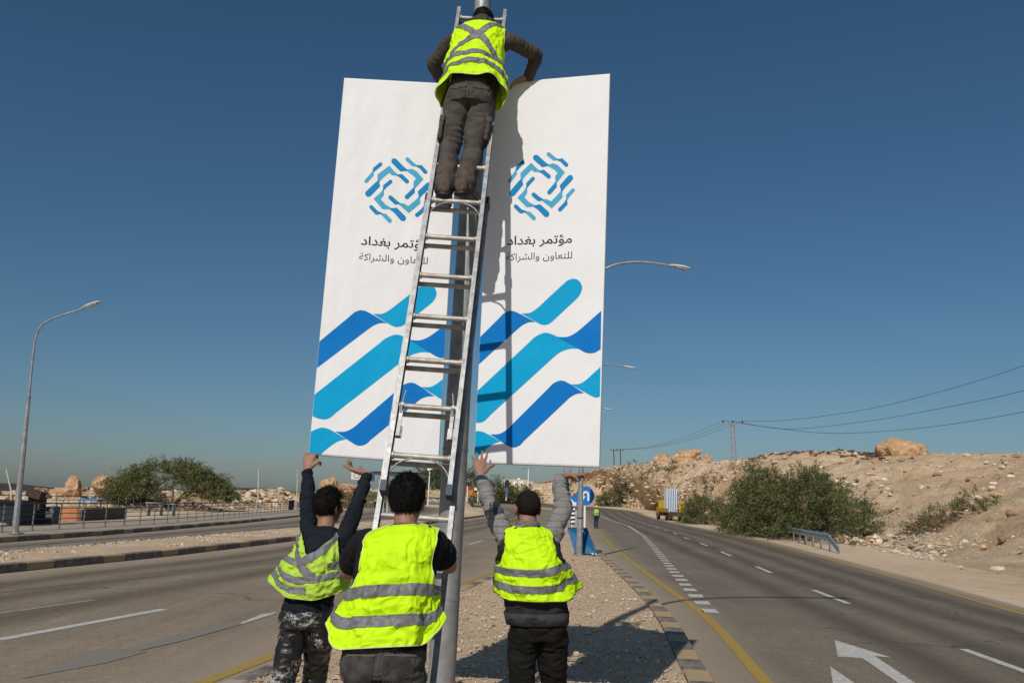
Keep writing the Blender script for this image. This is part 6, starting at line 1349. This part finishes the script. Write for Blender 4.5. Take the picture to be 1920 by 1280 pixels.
# billboard
D = 190; bl = empty('billboard', (P(672, 930, D).x, D, rise(D))); tag(bl, 'white billboard with a round green emblem on a post', 'billboard')
c = P(672, 891, D); b = MB(); b.box((c.x, D, c.z), (26/FPX*D, .3, 15/FPX*D)); b.build('panel', mat('billboard_white', (.62, .62, .56), .7), bl)
b = MB(); n = 24
for r0_, r1_ in ((.45, .66),):
    V = [(c.x-.35+r*math.cos(2*math.pi*k/n), D-.17, c.z+r*math.sin(2*math.pi*k/n)) for r in (r0_, r1_) for k in range(n)]; b.add(V, [(k, (k+1) % n, n+(k+1) % n, n+k) for k in range(n)])
b.build('ring_emblem', mat('emblem_green', (.25, .32, .16), .7), bl)
b = MB(); b.tube([(c.x+1.2, D+.2, rise(D)), (c.x+1.2, D+.2, c.z)], .14, 8); b.build('post', GALV, bl)
c = P(697, 893, D); b = MB(); b.box((c.x, D+.5, c.z), (1.1, .25, 2.0)); b.build('blue_panel', mat('billboard_blue', (.03, .07, .16), .6), bl)
# bus shelter
D = 80; sh = empty('bus_shelter', (P(716, 960, D).x, D, .17)); tag(sh, 'open bus shelter with flat roof and pale posts left of the ladder', 'bus shelter')
SHG = mat('shelter_grey', (.42, .42, .40), .6, var=.1); x0, x1 = P(711, 950, D).x, P(782, 950, D).x; zt = P(716, 890, D).z
for px_, dy in ((712, 0), (718, 2.0), (726, 4.0), (774, 0), (778, 2.2)):
    xx = P(px_, 950, D+dy).x; b = MB(); b.box((xx, D+dy, (zt+.17)/2), (.16, .16, zt-.17)); b.build('post', SHG, sh)
b = MB(); b.box(((x0+x1)/2, D+1.6, zt+.1), (x1-x0+.9, 4.6, .16)); b.build('roof', SHG, sh); b = MB(); b.box(((x0+x1)/2, D+1.6, zt+.24), (x1-x0+1.3, 5.0, .1)); b.build('roof_edge', BLACKP, sh)
b = MB(); b.box(((x0+x1)/2, D+3.4, .6), (2.6, .4, .08)); b.build('bench', SHG, sh); b = MB(); b.box(((x0+x1)/2, D+3.9, 1.4), (x1-x0-.5, .04, 1.6)); b.build('back_panel', mat('shelter_panel', (.22, .23, .23), .3), sh)
# small street light seen through the ladder
D = 112; q = P(802, 948, D); sl = empty('street_lamp', (q.x, D, rise(D))); tag(sl, 'short street light with bracket seen between the ladder rails', 'street lamp')
t = P(806, 880, D); b = MB(); b.tube([q, t], [.10, .07], 8); b.build('pole', WHITEP, sl); b = MB(); b.box(t+Vector((.1, 0, .15)), (.9, .4, .3), Matrix.Rotation(-.4, 3, 'Y')); b.build('lamp_head', WHITEP, sl); b = MB(); b.tube([t+Vector((.0, 0, -.2)), P(828, 877, D)], .06, 6); b.build('bracket', BLACKP, sl)
# taxi, red board, gate posts
D = 175; q = P(886, 932, D); zb = q.z
tx = empty('taxi', (q.x, D, zb), R(20)); tag(tx, 'orange-yellow taxi parked beyond the sandy island', 'car'); TY = mat('taxi_orange', (.52, .24, .02), .4)
b = MB(); prof = [(-1.0, .3), (-1.0, .8), (-.75, .95), (-.55, 1.42), (.55, 1.42), (.75, .95), (1.0, .8), (1.0, .3)]
V = [(x*.86, y, z) for y in (-1.9, 1.9) for x, z in prof]; n = len(prof); b.add(V, [tuple(range(n)), tuple(range(2*n-1, n-1, -1))]+[(k, k+n, (k+1) % n+n, (k+1) % n) for k in range(n)]); lp('body', b, TY, tx)
b = MB(); b.box((0, -1.91, 1.15), (.95, .02, .36)); lp('rear_window', b, GLS, tx); b = MB(); b.box((0, -1.91, .55), (1.2, .02, .16)); lp('bumper', b, BLACKP, tx)
for sx in (-.68, .68):
    for sy in (-1.2, 1.2): b = MB(); b.tube([(sx-.1, sy, .32), (sx+.1, sy, .32)], .32, 12); lp('wheel', b, TYRE, tx)
    b = MB(); b.box((sx*.9, -1.92, .75), (.25, .02, .14)); lp('tail_light', b, mat('tail_red', (.3, .01, .01), .4), tx)
for px, lb in ((876, 'white post left of the taxi'), (896, 'white post right of the taxi')):
    q2 = P(px, 941, 150); t2 = P(px, 912 if px == 876 else 922, 150); o = empty('gate_post', q2); tag(o, lb, 'post'); b = MB(); b.box((q2+t2)/2, (.14, .14, t2.z-q2.z)); b.build('shaft', WHITEP, o); b = MB(); b.box(t2+Z_*.05, (.2, .2, .1)); b.build('cap', WHITEP, o)
q2 = P(889, 920, 200); o = empty('red_board', (q2.x, 200, rise(200))); tag(o, 'red and white roadside board above the taxi', 'board'); b = MB(); b.box((q2.x-1, 200, q2.z), (2.2, .1, 1.8)); b.build('red_panel', mat('board_red', (.30, .04, .03), .6), o); b = MB(); b.box((q2.x+.8, 199.9, q2.z+.3), (1.5, .1, 1.0)); b.build('white_panel', WHITEP, o)
for sx in (-1.8, 1.3): b = MB(); b.box((q2.x+sx, 200.1, (q2.z+rise(200))/2), (.12, .12, q2.z-rise(200))); b.build('leg', GALV, o)
# sandy mound of the island tip
V = []; n1, n2 = 40, 60
for j in range(n2):
    for i in range(n1):
        s = i/(n1-1); t_ = j/(n2-1); y = 92+t_*90; xa = -9.3+2.2*t_*1.0; xb = islN(min(y, 114))-.3 if y < 114 else -2.9-2.2*((y-114)/68)*3; V.append((xa+(xb-xa)*s, y, rise(y)+.12+(zb-rise(175)-.05)*math.sin(min(1, s*1.0)*math.pi)**.6*min(1, (t_*1.25))**1.2))
tag(link(bpy.data.objects.new('sandy_mound', npmesh('sandy_mound', V, [(j*n1+i, j*n1+i+1, (j+1)*n1+i+1, (j+1)*n1+i) for j in range(n2-1) for i in range(n1-1)], SAND, True))), kind='structure')
# traffic signal with long arm
D = 200; q = P(949, 938, D); t = P(951, 903, D); o = empty('traffic_signal', (q.x, D, q.z)); tag(o, 'traffic signal with long dark arm in front of the pale building', 'traffic light')
b = MB(); b.tube([q, t], .13, 8); b.build('pole', WHITEP, o); b = MB(); b.tube([t-Z_*.6, P(924, 907, D)], .13, 6); b.build('arm', BLACKP, o); b = MB(); b.box(t-Z_*.4, (.9, .4, 1.7)); b.build('signal_head', BLACKP, o)
b = MB(); b.box(q.lerp(t, .45)+Vector((0, -.2, 0)), (.7, .1, 2.0)); b.build('plate', mat('plate_blue', (.08, .10, .16), .6), o)
# building on the rise
D = 330; q = P(968, 921, D); bg_ = empty('building', (q.x, D, q.z-1)); tag(bg_, 'pale flat-roofed building on the far rise', 'building'); BW_ = mat('building_cream', (.50, .43, .34), .9, var=.08, vscale=.3)
def bx(px0, px1, py0, py1, dy, dep, nm, m_):
    a = P(px0, py1, D+dy); c = P(px1, py0, D+dy); b = MB(); b.box(((a.x+c.x)/2, D+dy+dep/2, (a.z+c.z)/2), (c.x-a.x, dep, c.z-a.z)); return b.build(nm, m_, bg_)
bx(940, 990, 899, 930, 0, 9, 'main_block', BW_); bx(962, 982, 902, 925, -1.2, 1.1, 'porch_block', WHITEP); bx(985, 1000, 902, 922, 1, 7, 'side_block', BW_); bx(970, 975, 896, 899.5, 2, 2, 'roof_tank', WHITEP)
for x0_, x1_, y0_, y1_ in ((946, 949, 904, 908), (954, 957, 904, 908), (966, 971, 906, 908.5), (976, 979, 906, 909), (990, 994, 906, 910)): bx(x0_, x1_, y0_, y1_, -1.3 if 962 <= x0_ < 982 else (-.15 if x0_ < 985 else .85), .1, 'window', GLS)
# tall twin-arm light mast and thin mast
D = 240; q = P(990, 930, D); t = P(991, 877, D); o = empty('light_mast', (q.x, D, rise(D))); tag(o, 'tall pale mast with a crossbar of lamps behind the right lifter', 'light mast'); b = MB(); b.tube([Vector((q.x, D, rise(D))), t], [.2, .12], 8); b.build('pole', WHITEP, o)
b = MB(); b.beam(P(979, 877.5, D), P(998, 878, D), .25, .2); b.build('crossbar', GALV_D, o)
for px in (980, 985, 996): b = MB(); b.box(P(px, 877, D), (.7, .4, .25)); b.build('lamp', GALV_D, o)
# power poles
POLES = []
for px, lb in ((1150, 'left one of the twin wooden power poles'), (1162.5, 'right one of the twin wooden power poles')):
    D = 175; bs = hill_px(px, 921); D = bs.y; t = P(px+.5, 843, D); o = empty('power_pole', bs-Z_*.3); tag(o, lb, 'power pole', 'twin wooden power poles'); b = MB(); b.tube([bs-Z_*.3, t], [.17, .11], 8); b.build('pole', RUST, o)
    b = MB(); b.beam(t+Vector((-.75, 0, -.12)), t+Vector((.75, 0, -.12)), .12, .14); b.build('crossarm', RUST, o); POLES.append(t)
    for sx in (-.65, 0, .65): b = MB(); b.lathe(t+Vector((sx, 0, -.05)), [(.05, 0), (.11, .08), (.06, .14), (.1, .2), (.05, .3)], 8); b.build('insulator', BLACKP, o)
bs = on_ridge(1376, 0); D = bs.y; t = P(1374, 794, D); py_ = empty('pylon', bs-Z_*1.0); tag(py_, 'lattice steel pylon on the crest of the right hill', 'pylon'); LAT = mat('lattice_steel', (.30, .29, .28), .7, .2)
bs = Vector((t.x+.15, D, bs.z-1.2)); hb_, ht_ = .42, .24
def lg(sx, sy, f): p = bs.lerp(t, f); wd_ = hb_+(ht_-hb_)*f; return p+Vector((sx*wd_, sy*wd_, 0))
for sx in (-1, 1):
    for sy in (-1, 1): b = MB(); b.beam(lg(sx, sy, 0), lg(sx, sy, 1), .08, .08, up=Y_); b.build('leg', LAT, py_)
for k in range(9):
    f0, f1_ = k/9, (k+1)/9
    for (a_, c_) in (((-1, -1), (1, -1)), ((1, 1), (-1, 1)), ((-1, 1), (-1, -1)), ((1, -1), (1, 1))):
        if k % 2: a_, c_ = c_, a_
        b = MB(); b.beam(lg(*a_, f0), lg(*c_, f1_), .05, .05, up=(.3, .9, .1)); b.build('lattice_bar', LAT, py_)
arm_ = 1.75*D/150; b = MB(); b.beam(t+Vector((-arm_, 0, 0)), t+Vector((arm_, 0, 0)), .16, .16); b.build('crossarm', LAT, py_)
INS = []
for sx in (-1, 0, 1): p = t+Vector((sx*arm_*.97, 0, .08)); INS.append(p+Z_*.45); b = MB(); b.lathe(p, [(.06, 0), (.14, .1), (.07, .2), (.13, .3), (.05, .5)], 8); b.build('insulator', BLACKP, py_)
WIRE = mat('wire', (.05, .05, .055), .6)
for k, pts in enumerate((((1478, 787), (1620, 768), (1770, 732), (1920, 685), (2250, 560)), ((1476, 804), (1620, 790), (1770, 764), (1920, 732), (2250, 640)), ((1438, 800), (1560, 812), (1726, 802), (1920, 772), (2250, 700)))):
    o = empty('power_line', INS[2]); tag(o, ('highest', 'middle', 'lowest')[k]+' of the three power lines right of the pylon', 'cable', 'power lines over the right hill')
    Q = [INS[2-k]]+[P(x, y, np.interp(x, [1393, 2250], [D, 62])) for x, y in pts]; fine = []
    for i in range(len(Q)-1):
        p0, p1, p2, p3 = Q[max(i-1, 0)], Q[i], Q[i+1], Q[min(i+2, len(Q)-1)]
        for j in range(10): f = j/10; fine.append(.5*((2*p1)+(p2-p0)*f+(2*p0-5*p1+4*p2-p3)*f*f+(3*p1-p0-3*p2+p3)*f**3))
    fine.append(Q[-1]); b = MB(); b.tube(fine, .032, 5, smooth=True); b.build('wire', WIRE, o)
for k in range(3):
    a_ = INS[k]; e_ = POLES[1]+Vector(((k-1)*.65, 0, .2)); o = empty('power_line', a_); tag(o, ('left', 'middle', 'right')[k]+' thin cable between the pylon and the twin power poles', 'cable', 'cables from pylon to power poles')
    b = MB(); b.tube([a_.lerp(e_, f)-Z_*(4*f*(1-f)*1.4) for f in np.linspace(0, 1, 16)], .022, 5); b.build('wire', WIRE, o)
